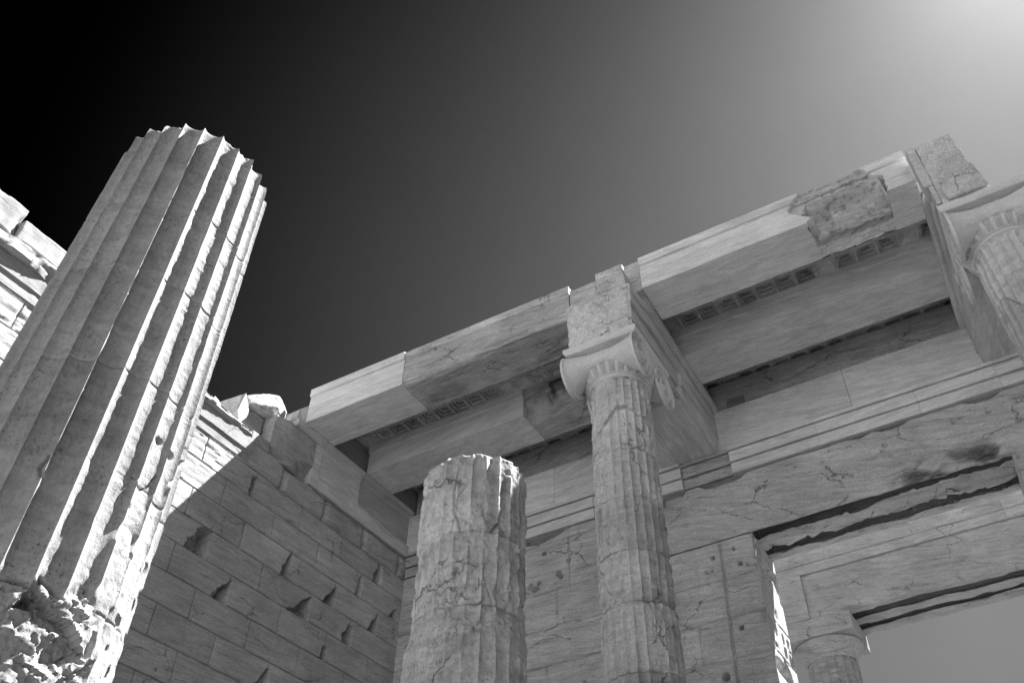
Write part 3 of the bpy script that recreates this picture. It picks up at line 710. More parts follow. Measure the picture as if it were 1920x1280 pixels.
# ------------------------------------------------------------------ Ionic columns
CX = -3.745
CX2 = 1.715
def column_shaft(parent, cx, cy, r0, k, z0, ztop, joints, D, seed, zvis, dz, face, tones, wear=None, cracks=(), broken_top=False, mat=M_COL, chipamp=0.016, rough=0.004, nfl=24, flute_end=None, post=None, spf=14, fil=0.88, age=1.0, phase=0.0):
    # theta samples: dense on the side that faces the open hall
    per = 2 * math.pi / nfl
    th = []
    for i in range(nfl):
        c = (i + 0.5) * per + math.radians(phase)
        dd = abs((c - face + math.pi) % (2 * math.pi) - math.pi)
        n = spf if dd < math.radians(105) else 6
        th += list(i * per + math.radians(phase) + per * np.arange(n) / n)
    th = np.array(sorted(th))
    zs = np.concatenate([np.arange(z0, zvis, 0.25), np.arange(zvis, ztop, dz), [ztop]])
    for j in joints:
        zs = np.concatenate([zs, [j - 0.012, j - 0.004, j, j + 0.004, j + 0.012]])
    zs = np.unique(np.round(zs[(zs >= z0) & (zs <= ztop)], 4))
    Z, T = np.meshgrid(zs, th, indexing='ij')
    R = r0 - k * (Z + 1.7)
    CT, ST = np.cos(T), np.sin(T)
    u = np.mod((T - math.radians(phase)) / per + 1e-9, 1.0) * 2 - 1
    prof = np.sqrt(np.clip(1 - (u / fil) ** 2, 0, 1))
    Dz = D * np.ones_like(Z)
    if flute_end is not None:
        t = np.clip((Z - flute_end + 0.06) / 0.06, 0, 1); Dz = Dz * np.sqrt(np.clip(1 - t * t, 0, 1))
    X3, Y3 = CT * R, ST * R
    W = 0.55 * age * sst(0.12, 0.62, fbm(X3 * 2.1, Y3 * 2.1, Z * 1.6, 4, seed))
    if wear is not None: W = np.clip(W + wear(T, Z), 0, 1)
    r = R - Dz * prof * (1 - W) - D * 0.45 * W
    ch = chipamp * sst(0.50, 0.82, vn(X3 * 16, Y3 * 16, Z * 11, seed + 1)) + 0.6 * chipamp * sst(0.45, 0.8, vn(X3 * 34, Y3 * 34, Z * 26, seed + 2))
    r = r - ch * (1 - prof) * (1 - 0.5 * W)
    r = r + rough * fbm(X3 * 9, Y3 * 9, Z * 7, 4, seed + 3) * (1 + 2.5 * W) + 0.35 * rough * fbm(X3 * 40, Y3 * 40, Z * 30, 3, seed + 4)
    # bands left by the point chisel, running round each flute
    r = r + 0.0022 * prof * (2 * vn(T * 2.0, 0 * Z, Z * 16, seed + 14) - 1) + 0.0016 * prof * (2 * vn(T * 4.0, 0 * Z, Z * 42, seed + 15) - 1)
    tone = 1 - 0.13 * prof * sst(0.45, 0.75, vn(T * 2.0, 0 * Z, Z * 16, seed + 14)) - 0.10 * sst(0.5, 0.8, vn(T * 3.0, 0 * Z, Z * 40, seed + 15))
    # a few bites out of the arrises
    r = r - 0.02 * (1 - prof) * sst(0.74, 0.86, vn(X3 * 9, Y3 * 9, Z * 5.5, seed + 16)) * (1 - 0.85 * (age < 0.2) * (Z > 2.9))
    # small dents
    dn = fbm(X3 * 5.5, Y3 * 5.5, Z * 4.5, 3, seed + 6)
    r = r - 0.020 * age * sst(0.40, 0.62, dn)
    jl = sorted(joints)
    for j in jl:
        wz = 0.02 * fbm(X3 * 3, Y3 * 3, 0 * Z + j, 3, seed + 7)
        dj = np.abs(Z - j - 0 * wz)
        vis = 0.4 + 0.6 * sst(0.3, 0.6, vn(X3 * 3, Y3 * 3, 0 * Z + j * 7, seed + 8))
        r = r - 0.030 * age ** 0.65 * vis * np.exp(-(dj / 0.006) ** 2)
        r = r - 0.028 * age * sst(0.52, 0.8, vn(X3 * 6, Y3 * 6, 0 * Z + j * 3, seed + 9)) * np.exp(-((Z - j) / 0.035) ** 2)
    for cr in cracks:
        pts = [(math.radians(a) , b) for a, b in cr[0]]
        Tm = (T + math.pi) % (2 * math.pi) - math.pi
        Tm = np.where(Tm > math.radians(120), Tm - 2 * math.pi, Tm)
        jx = 0.022 * fbm(X3 * 7, Y3 * 7, Z * 7, 3, seed + 31); jz = 0.022 * fbm(X3 * 7, Y3 * 7, Z * 7, 3, seed + 32)
        dcr = seg_dist(Tm * r0 + jx, Z + jz, [(a * r0, b) for a, b in pts])
        r = r - 1.9 * cr[1] * np.exp(-(dcr / cr[2]) ** 2)
    if post is not None: r, tone = post(T, Z, r, tone, R, X3, Y3)
    Zo = Z.copy()
    if broken_top:
        te = 0.05 * fbm(CT * 2.2, ST * 2.2, 0 * Z, 4, seed + 10) - 0.05 * sst(0.2, 0.6, fbm(CT * 5, ST * 5, 0 * Z, 3, seed + 11))
        Zo = Z + te * broken_top * sst(ztop - 0.25, ztop, Z)
        r = r - 0.02 * sst(0.45, 0.75, vn(CT * 9, ST * 9, 0 * Z, seed + 12)) * sst(ztop - 0.06, ztop, Z) - 0.006 * sst(ztop - 0.015, ztop, Z)
    P = np.stack([cx + r * CT, cy + r * ST, Zo], -1)
    jl = [j for j in jl if z0 < j < ztop]
    cuts = [0] + [int(np.argmin(np.abs(zs - j))) for j in jl] + [len(zs) - 1]
    m = len(th)
    for i, (a, b) in enumerate(zip(cuts[:-1], cuts[1:])):
        A = Acc()
        tn = tone[a:b + 1] * (tones[i] if i < len(tones) else 1.0)
        A.grid(P[a:b + 1], tn, wrap_m=True)
        if i == len(cuts) - 2:
            ring = P[b]
            rr = [1.0, 0.9, 0.7, 0.45, 0.2, 0.02]
            Q = np.stack([np.array([cx, cy, 0]) * (1 - q) + ring * np.array([q, q, 1]) for q in rr])
            Q[1:, :, 2] += 0.02 * fbm(Q[1:, :, 0] * 5, Q[1:, :, 1] * 5, 0 * Q[1:, :, 0], 3, seed + 13) - 0.008
            Q[-1, :, 2] = Q[-1, :, 2].mean()
            A.grid(Q, float(tones[i] if i < len(tones) else 1.0), wrap_m=True)
        A.build('drum', mat, parent, 45)

def lathe(name, cx, cy, prof, mat, parent, n=192, mod=None, tone=1.0, sharp=40):
    pr = np.array(prof, float)
    th = np.linspace(0, 2 * math.pi, n, endpoint=False)
    R, T = np.meshgrid(pr[:, 0], th, indexing='ij'); Z, _ = np.meshgrid(pr[:, 1], th, indexing='ij')
    if mod is not None: R = mod(R, T, Z)
    P = np.stack([cx + R * np.cos(T), cy + R * np.sin(T), Z], -1)
    A = Acc(); A.grid(P, tone(T, Z) if callable(tone) else tone, wrap_m=True)
    return A.build(name, mat, parent, sharp)

def ionic_base(parent, cx, cy):
    prof = [(0.30, GZ), (0.70, GZ), (0.735, GZ + 0.05), (0.735, GZ + 0.12), (0.70, GZ + 0.17), (0.62, GZ + 0.19), (0.60, GZ + 0.24), (0.62, GZ + 0.29), (0.66, GZ + 0.31), (0.68, GZ + 0.35), (0.66, GZ + 0.39), (0.60, GZ + 0.41), (0.545, GZ + 0.42), (0.50, GZ + 0.424)]
    lathe('base', cx, cy, prof, M_COL, parent, 96)

def ionic_capital(parent, cx, cy, seed, worn=0.0):
    cap = worn_box('capital', (cx - 0.50, cy - 0.44, 8.50), (cx + 0.50, cy + 0.44, 8.90), M_CAP, parent, 0.06, 0.01, 0.02, 5, 0.003, 10, seed)
    # abacus: thin slab with a rounded edge
    A = Acc()
    hx, hy = 0.585, 0.625
    ring = [(-0.035, 8.885), (-0.012, 8.905), (0.0, 8.935), (0.0, 8.99), (-0.004, 8.994)]
    loops = []
    for off, z in ring:
        a, b = hx + off, hy + off
        n = 14
        pts = [(-a + 2 * a * i / n, -b) for i in range(n)] + [(a, -b + 2 * b * i / n) for i in range(n)] + [(a - 2 * a * i / n, b) for i in range(n)] + [(-a, b - 2 * b * i / n) for i in range(n)]
        loops.append([(cx + p, cy + q, z) for p, q in pts])
    P = np.array(loops); P[..., 2] += 0.004 * fbm(P[..., 0] * 7, P[..., 1] * 7, P[..., 2] * 7, 3, seed + 1)
    cut = 0.02 * sst(0.3, 0.6, fbm(P[..., 0] * 4, P[..., 1] * 4, P[..., 2] * 4, 3, seed + 2))
    P[..., 0] -= np.sign(P[..., 0] - cx) * cut; P[..., 1] -= np.sign(P[..., 1] - cy) * cut
    A.grid(P, 1.05, wrap_m=True)
    A.F.append(list(range(len(loops[0])))); 
    A.F.append([len(P) * len(loops[0]) - 1 - i for i in range(len(loops[0]))])
    A.build('abacus', M_CAP, cap, 30)
    # two bolsters along x with volute faces at their ends
    zc = 8.565
    for s in (-1, 1):
        yc = cy + s * 0.425
        t = np.linspace(-1, 1, 61); ph = np.linspace(0, 2 * math.pi, 72, endpoint=False)
        TT, PH = np.meshgrid(t, ph, indexing='ij')
        rad = 0.145 + 0.175 * np.abs(TT) ** 2.0
        rad = rad + 0.010 * np.exp(-((np.abs(TT) - 0.10) / 0.03) ** 2) + 0.012 * np.exp(-(TT / 0.05) ** 2) + 0.010 * np.exp(-((np.abs(TT) - 0.17) / 0.025) ** 2)
        rad = rad + 0.012 * sst(0.955, 0.975, np.abs(TT))
        rad = rad - worn * 0.03 * sst(0.1, 0.6, fbm(TT * 2, np.cos(PH), np.sin(PH), 4, seed + 20 + s)) + 0.003 * fbm(TT * 8, 4 * np.cos(PH), 4 * np.sin(PH), 3, seed + 21)
        # the upper half leans into the slab above: raised toward the abacus
        X = cx + TT * 0.555
        lift = 0.13 * (1 - np.abs(TT) ** 2)
        Y = yc + rad * np.cos(PH); Zz = zc + rad * np.sin(PH) + lift
        A = Acc(); A.grid(np.stack([X, Y, Zz], -1), 1.03, wrap_m=True)
        A.build('bolster', M_CAP, cap, 40)
        for e in (-1, 1):
            n_r, n_p = 40, 120
            q = np.linspace(0.0, 1.0, n_r); ph2 = np.linspace(0, 2 * math.pi, n_p, endpoint=False)
            Q, PH2 = np.meshgrid(q, ph2, indexing='ij')
            rr = Q * 0.333
            # spiral channel: about three turns to a central eye
            dirn = s * e
            turns = np.log(np.maximum(rr, 1e-4) / 0.045) / math.log(0.333 / 0.045) * 2.6
            phase = np.mod(turns - dirn * PH2 / (2 * math.pi), 1.0)
            groove = -0.075 * np.sin(np.pi * np.clip((phase - 0.16) / 0.84, 0, 1)) ** 0.8 * (phase > 0.16)
            dep = np.where(rr < 0.045, 0.012 * np.sqrt(np.clip(1 - (rr / 0.045) ** 2, 0, 1)), groove)
            dep = np.where(Q > 0.985, 0, dep)
            Xv = cx + e * (0.555 + 0.012 + dep)
            Pv = np.stack([Xv, yc + rr * np.cos(PH2), zc + rr * np.sin(PH2)], -1)
            rim = Pv[-1:].copy(); rim[..., 0] = cx + e * 0.53
            tv = 1.02 + 0 * Q
            A = Acc(); A.grid(np.concatenate([Pv, rim]), np.concatenate([tv, tv[-1:]]), wrap_m=True)
            A.build('volute', M_CAP, cap, 60)
    # canalis between the volutes on each outer face
    for e in (-1, 1):
        ys = np.linspace(cy - 0.36, cy + 0.36, 31); zs = np.linspace(8.60, 8.885, 18)
        Y, Zz = np.meshgrid(ys, zs, indexing='ij')
        v = (Zz - 8.60) / 0.285
        dep = -0.022 * np.sqrt(np.clip(1 - ((v - 0.5) / 0.38) ** 2, 0, 1))
        sag = 0.05 * (1 - ((Y - cy) / 0.36) ** 2)
        P = np.stack([cx + e * (0.556 + dep), Y, Zz - sag * (1 - v)], -1)
        bk = P[:, :1].copy(); bk[..., 0] = cx + e * 0.49; P = np.concatenate([bk, P], 1)
        A = Acc(); A.grid(P, 1.02); A.build('channel', M_CAP, cap, 50)
    # egg-and-dart ring
    ne = 24
    def eggs(R, T, Z):
        uu = np.mod(T / (2 * math.pi) * ne, 1.0) * 2 - 1
        v = (Z - 8.385) / 0.165
        ve = np.clip((v - 0.45) / 0.62, -1, 1)
        egg = np.sqrt(np.clip(1 - (uu / 0.55) ** 2 - ve ** 2 * 0.95, 0, 1))
        shell = np.exp(-((np.sqrt((uu / 0.78) ** 2 + ve ** 2) - 1.0) / 0.10) ** 2)
        dart = np.exp(-((np.abs(uu) - 1.0) / 0.07) ** 2) * (v > 0.1)
        inside = (v > 0.08) & (v < 0.97)
        return R + np.where(inside, 0.034 * egg + 0.026 * shell + 0.022 * dart - 0.030, 0) + 0.002 * fbm(8 * np.cos(T), 8 * np.sin(T), Z * 12, 3, seed + 30)
    pz = np.linspace(8.385, 8.55, 26)
    pr = [(0.44, 8.375)] + [(0.460 + 0.105 * ((z - 8.385) / 0.165) ** 0.7, z) for z in pz] + [(0.50, 8.56)]
    lathe('egg_moulding', cx, cy, pr, M_CAP, cap, 576, eggs)
    pa = [(0.42, 8.325), (0.445, 8.333), (0.456, 8.350), (0.455, 8.368), (0.440, 8.380)]
    lathe('necking_ring', cx, cy, pa, M_CAP, cap, 120, None, 1.04)

FACE = lambda cx, cy: math.atan2(-cy, -cx)

# near broken column
c1 = thing('ionic_column', (CX, 2.065, GZ), 'huge near fluted column, broken off at the top, its right flank striped with sunlight', 'column', 'ionic columns of the hall')
ionic_base(c1, CX, 2.065)
def c1wear(T, Z):
    Td = np.degrees((T + math.pi) % (2 * math.pi) - math.pi)
    w = 0.75 * sst(2.55, 2.0, Z + 0.12 * fbm(T * 3, Z * 2, 0 * Z, 3, 203)) * sst(6, 18, Td)
    w = w + 0.35 * sst(2.9, 2.2, Z) * sst(-35, -60, Td)
    return w
def c1post(T, Z, r, tone, R, X, Y):
    Td = np.degrees((T + math.pi) % (2 * math.pi) - math.pi)
    edge = 1.84 + 0.07 * fbm(X * 4, Y * 4, 0 * Z, 4, 205) + 0.10 * np.exp(-((Td - 2) / 10) ** 2)
    m = sst(edge + 0.012, edge - 0.06, Z) * sst(22, 6, Td + 6 * fbm(X * 5, Z * 5, Y, 3, 206)) * sst(-110, -80, Td)
    wx, wy, wz_ = X + 0.02 * fbm(X * 9, Y * 9, Z * 9, 2, 204), Y + 0.02 * fbm(X * 9, Y * 9, Z * 9, 2, 205), Z + 0.02 * fbm(X * 9, Y * 9, Z * 9, 2, 206)
    deep = 0.050 + 0.032 * facet(wx * 4.5, wy * 4.5, wz_ * 7 + wx * 3, 207, 1.3) + 0.011 * facet(wx * 15, wy * 15, wz_ * 22 + wx * 9, 217, 1.3) + 0.014 * fbm(X * 14, Y * 14, Z * 26 + X * 12, 4, 212) + 0.008 * fbm(X * 45, Y * 45, Z * 45, 3, 208)
    dm = R - deep
    r = r * (1 - m) + dm * m
    pit = sst(0.80, 0.88, vn(X * 17, Y * 17, Z * 15, 209)) * sst(3.3, 2.4, Z) * sst(5, 20, Td)
    r = r - 0.034 * pit
    r = r + sst(2.8, 2.2, Z) * sst(0, 14, Td) * 0.006 * fbm(X * 24, Y * 24, Z * 16, 4, 211)
    return r, tone
column_shaft(c1, CX, 2.065, 0.535, 0.0125, GZ + 0.42, 4.995, [0.9, 1.83, 2.45, 2.98, 3.63, 4.24], 0.035, 201, 1.2, 0.0085, FACE(CX, 2.065), [1, 0.95, 0.98, 1.0, 1.0, 1.04, 1.03],
             c1wear, [([(-21, 1.86), (-8, 1.80), (3, 1.90), (9, 1.80)], 0.02, 0.008, 0.4), ([(-40, 2.3), (-43, 2.35), (-41, 2.42)], 0.012, 0.010, 0.2), ([(3, 2.46), (12, 2.44), (20, 2.55)], 0.01, 0.004, 0.3)], 0.3, M_COLN, 0.0015, 0.0006, 24, None, c1post, 22, 0.96, 0.08, 5.4)

# second broken column
c2 = thing('ionic_column', (CX, 5.54, GZ), 'short weathered column stump with worn flutes, standing in front of the wall corner', 'column', 'ionic columns of the hall')
ionic_base(c2, CX, 5.54)
def c2wear(T, Z):
    return 0.0 + 0.40 * sst(3.35, 3.1, Z) + 0.30 * sst(0.0, 0.5, fbm(np.cos(T) * 2.2, np.sin(T) * 2.2, Z * 2.2, 3, 213))
def c2post(T, Z, r, tone, R, X, Y):
    Td = np.degrees((T + math.pi) % (2 * math.pi) - math.pi)
    # left flank steps outward below the second joint, bitten above it
    r = r - 0.018 * sst(3.02, 3.25, Z) * sst(3.95, 3.85, Z) * sst(-85, -110, Td)
    r = r + 0.012 * sst(3.2, 3.0, Z)
    r = r - 0.016 * sst(0.2, 0.5, fbm(X * 3.2, Y * 3.2, Z * 3.2, 4, 215)) * (1 + 1.2 * facet(X * 11, Y * 11, Z * 11, 219, 1.5)) + 0.007 * fbm(X * 20, Y * 20, Z * 16, 4, 216) + 0.004 * fbm(X * 48, Y * 48, Z * 40, 2, 218)
    tone = tone * (1 - 0.28 * sst(0.1, 0.55, fbm(X * 4, Y * 4, Z * 5, 4, 217)))
    return r, tone
column_shaft(c2, CX, 5.54, 0.520, 0.0098, GZ + 0.42, 4.69, [1.6, 2.45, 3.27, 3.91], 0.030, 211, 2.3, 0.0125, FACE(CX, 5.54), [1, 0.98, 0.95, 1.0, 1.04],
             c2wear, [([(-70, 3.91), (-78, 4.1), (-80, 4.3), (-75, 4.55)], 0.014, 0.008, 0.3), ([(-35, 3.92), (-28, 4.02), (-20, 3.95)], 0.016, 0.008, 0.4), ([(-90, 3.6), (-70, 3.64), (-50, 3.6)], 0.014, 0.010, 0.25), ([(-45, 3.55), (-35, 3.35), (-20, 3.2), (-5, 3.1)], 0.008, 0.005, 0.2)], 0.45, M_COL, 0.014, 0.004, 24, None, c2post, 14, 0.9, 0.6)

# complete columns
def c3post(T, Z, r, tone, R, X, Y):
    Td = np.degrees((T + math.pi) % (2 * math.pi) - math.pi)
    # smooth repair patches (no flutes)
    for a0, a1, z0, z1 in [(-150, -100, 7.05, 7.40), (-96, -70, 8.16, 8.34)]:
        m = sst(0, 4, Td - a0) * sst(0, 4, a1 - Td) * sst(0, 0.02, Z - z0) * sst(0, 0.02, z1 - Z)
        r = r * (1 - m) + (R - 0.004) * m
    # stone lost above the slanting crack
    top = np.interp(Td, [-130, -112, -97, -84, -78, -54, -34, -11], [7.455, 7.50, 7.60, 7.675, 7.72, 7.775, 7.66, 7.70])
    hh = np.interp(Td, [-130, -95, -84, -70, -52, -40], [0.015, 0.02, 0.075, 0.075, 0.04, 0.008])
    m = sst(-0.006, 0.004, Z - top) * sst(hh + 0.006, hh - 0.004, Z - top) * sst(-134, -128, Td) * sst(-8, -20, Td)
    r = r - 0.065 * m
    # battered dark belt
    m = sst(4.86, 4.92, Z) * sst(5.10, 5.04, Z) * (0.4 + 0.6 * sst(-0.2, 0.3, fbm(X * 5, Y * 5, Z * 9, 4, 225)))
    r = r - m * (0.022 + 0.02 * fbm(X * 9, Y * 9, Z * 16, 3, 226)); tone = tone * (1 - 0.28 * m)
    dk = sst(5.2, 5.6, Z) * sst(6.36, 6.34, Z)
    tone = tone * (1 - 0.13 * dk * (0.6 + 0.6 * sst(-90, -40, Td)))
    tone = tone * (1 - 0.16 * sst(-35, -5, Td) * sst(6.33, 6.2, Z) * sst(-0.4, 0.3, fbm(X * 3, Y * 3, Z * 2, 3, 228)))
    return r, tone
c3 = thing('ionic_column', (CX, 9.1, GZ), 'whole column with a slanting crack and spiral-scroll capital, between the stump and the doorway', 'column', 'ionic columns of the hall')
ionic_base(c3, CX, 9.1)
column_shaft(c3, CX, 9.1, 0.533, 0.01, GZ + 0.42, 8.33, [2.6, 3.35, 4.07, 4.90, 5.57, 6.35, 7.08], 0.030, 221, 3.6, 0.016, FACE(CX, 9.1), [1, 1, 0.8, 1.0, 1.0, 1.0, 1.12, 1.14],
             lambda T, Z: 0.05 * sst(6.4, 5.5, Z), [([(-129, 7.455), (-111, 7.50), (-97, 7.60), (-84, 7.675)], 0.02, 0.008, 0.5), ([(-54, 7.775), (-33, 7.66), (-11, 7.70)], 0.012, 0.008, 0.3), ([(-95, 8.19), (-75, 8.16), (-37, 8.19), (-10, 8.2)], 0.014, 0.008, 0.3)], False, M_COL, 0.014, 0.003, 24, 8.32, c3post)
ionic_capital(c3, CX, 9.1, 231)

def c4post(T, Z, r, tone, R, X, Y):
    edge = 7.15 + 0.35 * np.sin(T * 2.0 + 0.8) + 0.06 * fbm(X * 5, Y * 5, 0 * Z, 3, 245)
    m = sst(edge + 0.006, edge - 0.006, Z)
    r = r - m * (0.008 + 0.006 * fbm(X * 14, Y * 14, Z * 10, 3, 246)); tone = tone * (1 - 0.18 * m)
    j = np.exp(-((Z - edge) / 0.012) ** 2); r = r - 0.03 * j
    return r, tone
c4 = thing('ionic_column', (CX2, 9.1, GZ), 'column with crisp flutes and scroll capital cut off by the right edge of the picture', 'column', 'ionic columns of the hall')
ionic_base(c4, CX2, 9.1)
column_shaft(c4, CX2, 9.1, 0.533, 0.01, GZ + 0.42, 8.33, [3.3, 4.1, 4.95, 5.6, 6.3, 7.72], 0.032, 241, 5.4, 0.016, FACE(CX2, 9.1), [1, 1, 1, 1, 1, 1.0, 1.06], None, (), False, M_COLC, 0.006, 0.0015, 24, 8.32, c4post, 14, 0.86, 0.3)
ionic_capital(c4, CX2, 9.1, 251, 0.5)

# ------------------------------------------------------------------ architraves on the columns (along y)
def arch_prof(cx, z0=9.0):
    a = [(0.53, z0), (0.535, 9.255), (0.44, 9.257), (0.44, 9.282), (0.54, 9.284), (0.545, 9.550), (0.45, 9.552), (0.45, 9.575), (0.55, 9.577), (0.56, 9.79), (0.44, 9.792), (0.44, 9.815), (0.60, 9.83), (0.635, 9.845), (0.64, 9.945)]
    return [(cx + p, z) for p, z in a] + [(cx - p, z) for p, z in reversed(a)]
def arch_fn(seed, cx, sgn):
    def fn(P, nv, P0):
        y = P0[..., 1]; x = P0[..., 0]; z = P0[..., 2]
        # rough broken front end
        e = sst(8.75, 8.53, y)
        P[..., 1] += e * (0.03 * fbm(x * 9, z * 9, 0 * x, 4, seed))
        # the crown mouldings are knocked off towards the front
        lost = sst(9.25, 8.9, y) * (np.abs(x - cx) > 0.52) * (z > 9.2)
        P[..., 0] -= np.sign(x - cx) * lost * np.clip(np.abs(x - cx) - 0.53, 0, 1) * (0.8 + 0.3 * fbm(y * 5, z * 5, 0 * x, 3, seed + 1))
        # older and newer marble meet along the side with a shallow step
        old = sst(0.008, -0.008, y - 10.36 - 0.1 * (z - 9)) * (np.abs(x - cx) > 0.42) * (z > 9.005)
        gr = (np.abs(x - cx) < 0.475) & (np.abs(x - cx) > 0.42) & (z > 9.2) & (z < 9.6)
        P[..., 0] += np.sign(x - cx) * np.where(gr, (1 - old) * 0.09, 0) - np.sign(x - cx) * np.where(gr, 0, old) * (0.075 * (z < 9.256) + 0.04 * ((z >= 9.256) & (z < 9.551)))
        # the soffit of the old length is hollowed behind the capital
        P[..., 2] += 0.11 * sst(10.37, 10.35, y) * sst(9.70, 9.74, y) * (z < 9.02) * (np.abs(x - cx) < 0.47)
        if cx > 0:
            gone = sst(9.62, 9.5, y + 0.05 * fbm(z * 6, x * 6, 0 * x, 3, seed + 2))
            P[..., 0] = np.where(x > 1.70, P[..., 0] * (1 - gone) + gone * (1.70 + 0.02 * fbm(y * 8, z * 8, 0 * x, 3, seed + 3)), P[..., 0])
        return P
    return fn
def arch_tone(cx):
    def t(P):
        y = P[..., 1]; z = P[..., 2]
        pass
        return np.where(y < 10.36 + 0.1 * (z - 9), 0.92, 1.06) * np.where(y < 8.62, 1.05, 1.0)
    return t
ar1 = thing('architrave_beam', (CX, 10.2, 9.0), 'heavy architrave running back from the whole column to the gate wall, its end face rough', 'beam', 'architraves on the columns')
prof_sweep('stone_body', arch_prof(CX), 'Y', 8.56, YD - 0.003, M_NEWY, ar1, 0.03, 0.002, 301, 0.006, arch_fn(303, CX, 1), arch_tone(CX), 0.03)
def endface(name, x0, x1, y, z0, z1, seed, parent, fn=None, tone=1.06):
    xs = np.linspace(x0, x1, 60); zs = np.linspace(z0, z1, 60)
    X, Z = np.meshgrid(xs, zs, indexing='ij')
    bm_ = np.minimum(np.minimum(X - x0, x1 - X), np.minimum(Z - z0, z1 - Z))
    d = 0.035 * sst(0, 0.05, bm_) + 0.022 * facet(X * 6, Z * 6, 0 * X + 0.5, seed, 1.2) + 0.010 * facet(X * 20, Z * 22, 0 * X + 0.5, seed + 9, 1.2) + 0.010 * fbm(X * 26, Z * 26, 0 * X, 3, seed + 1)
    if fn is not None: d = fn(X, Z, d)
    P = np.stack([X, y - d, Z], -1)
    A = Acc(); A.grid(P, tone); return A.build(name, M_ROCK, parent, 60)
def slit(X, Z, d):
    m = sst(0.0, 0.012, Z - (9.17 + 0.03 * (X + 3.8))) * sst(0.09, 0.06, Z - (9.17 + 0.03 * (X + 3.8))) * sst(-3.85, -3.80, X)
    return d - 0.10 * m
endface('broken_end', CX - 0.53, CX + 0.52, 8.575, 9.005, 9.93, 305, ar1, slit)

for (ya, yb, sd) in ((9.545, 10.496, 307), (11.304, YD + 0.11, 308)):
    worn_box('bearing_course', (CX - 0.50, ya, 9.948), (CX + 0.50, yb, 10.548), M_OLDY, ar1, 0.1, 0.004, 0.01, 4, 0.003, 8, sd, None, 0.9)
ar2 = thing('architrave_beam', (CX2, 10.2, 9.0), 'architrave on the column at the right edge, its stepped side mouldings turned towards us', 'beam', 'architraves on the columns')
prof_sweep('stone_body', arch_prof(CX2), 'Y', 8.56, YD - 0.003, M_NEWY, ar2, 0.03, 0.002, 311, 0.004, arch_fn(313, CX2, 1), arch_tone(CX2), 0.03)
for (ya, yb, sd) in ((9.545, 10.496, 317), (11.304, YD + 0.11, 318)):
    worn_box('bearing_course', (CX2 - 0.50, ya, 9.948), (CX2 + 0.02, yb, 10.548), M_OLDY, ar2, 0.1, 0.004, 0.01, 4, 0.003, 8, sd, None, 0.9)
# crowning slab of that end, rising beside the front beam; its right half is broken away
def tall_fn(P, nv, P0):
    x = P0[..., 0]; z = P0[..., 2]; y = P0[..., 1]
    P[..., 1] += 0.02 * fbm(x * 8, z * 8, y * 3, 4, 321) * sst(8.7, 8.5, y)
    P[..., 0] += sst(1.6, 1.72, x) * (0.035 * fbm(z * 5, y * 4, 0 * x, 4, 322) - 0.03)
    return P
worn_box('broken_end', (CX2 - 0.50, 8.49, 9.01), (1.74, 8.86, 10.28), M_ROCK, ar2, 0.025, 0.012, 0.04, 5, 0.008, 14, 323, tall_fn, 1.0)
worn_box('crown_moulding', (1.095, 8.465, 9.40), (1.213, 8.76, 10.285), M_NEWY, ar2, 0.04, 0.006, 0.012, 5, 0.003, 10, 325)
worn_box('crown_moulding', (1.150, 8.478, 9.03), (1.213, 8.70, 9.398), M_NEWY, ar2, 0.04, 0.006, 0.012, 5, 0.003, 10, 326)
rock('fracture_lump', [(1.30, 8.44, 9.01), (1.27, 8.47, 9.30), (1.42, 8.40, 9.28), (1.66, 8.42, 9.70), (1.76, 8.46, 9.45), (1.80, 8.44, 9.01), (1.55, 8.38, 9.35), (1.5, 8.41, 9.05), (1.3, 8.6, 9.01), (1.3, 8.6, 9.3), (1.8, 8.6, 9.01), (1.7, 8.6, 9.7)], M_ROCK, ar2, 327, 0.012, 8, 4)

# ------------------------------------------------------------------ ceiling beams (along x)
def beam_prof(y0, y1, z0, z1):
    return [(y0, z0), (y0, z1 - 0.175), (y0 + 0.006, z1 - 0.180), (y0 + 0.006, z1 - 0.168), (y0 - 0.032, z1 - 0.162), (y0 - 0.032, z1), (y1 + 0.02, z1), (y1 + 0.02, z1 - 0.165), (y1, z1 - 0.175), (y1, z0)]
def simple_beam(root, x0, x1, y0, y1, z0, z1, seed, mat, tone=1.0, fn=None, part='stone_body', res=0.05, chip=0.0, seg=0.04, rough=0.0015):
    return prof_sweep(part, beam_prof(y0, y1, z0, z1), 'X', x0, x1, mat, root, res, rough, seed, chip, fn, tone, seg)
BZ0, BZ1, BZ2 = 9.95, 10.68, 10.55
GB = 'marble ceiling beams'
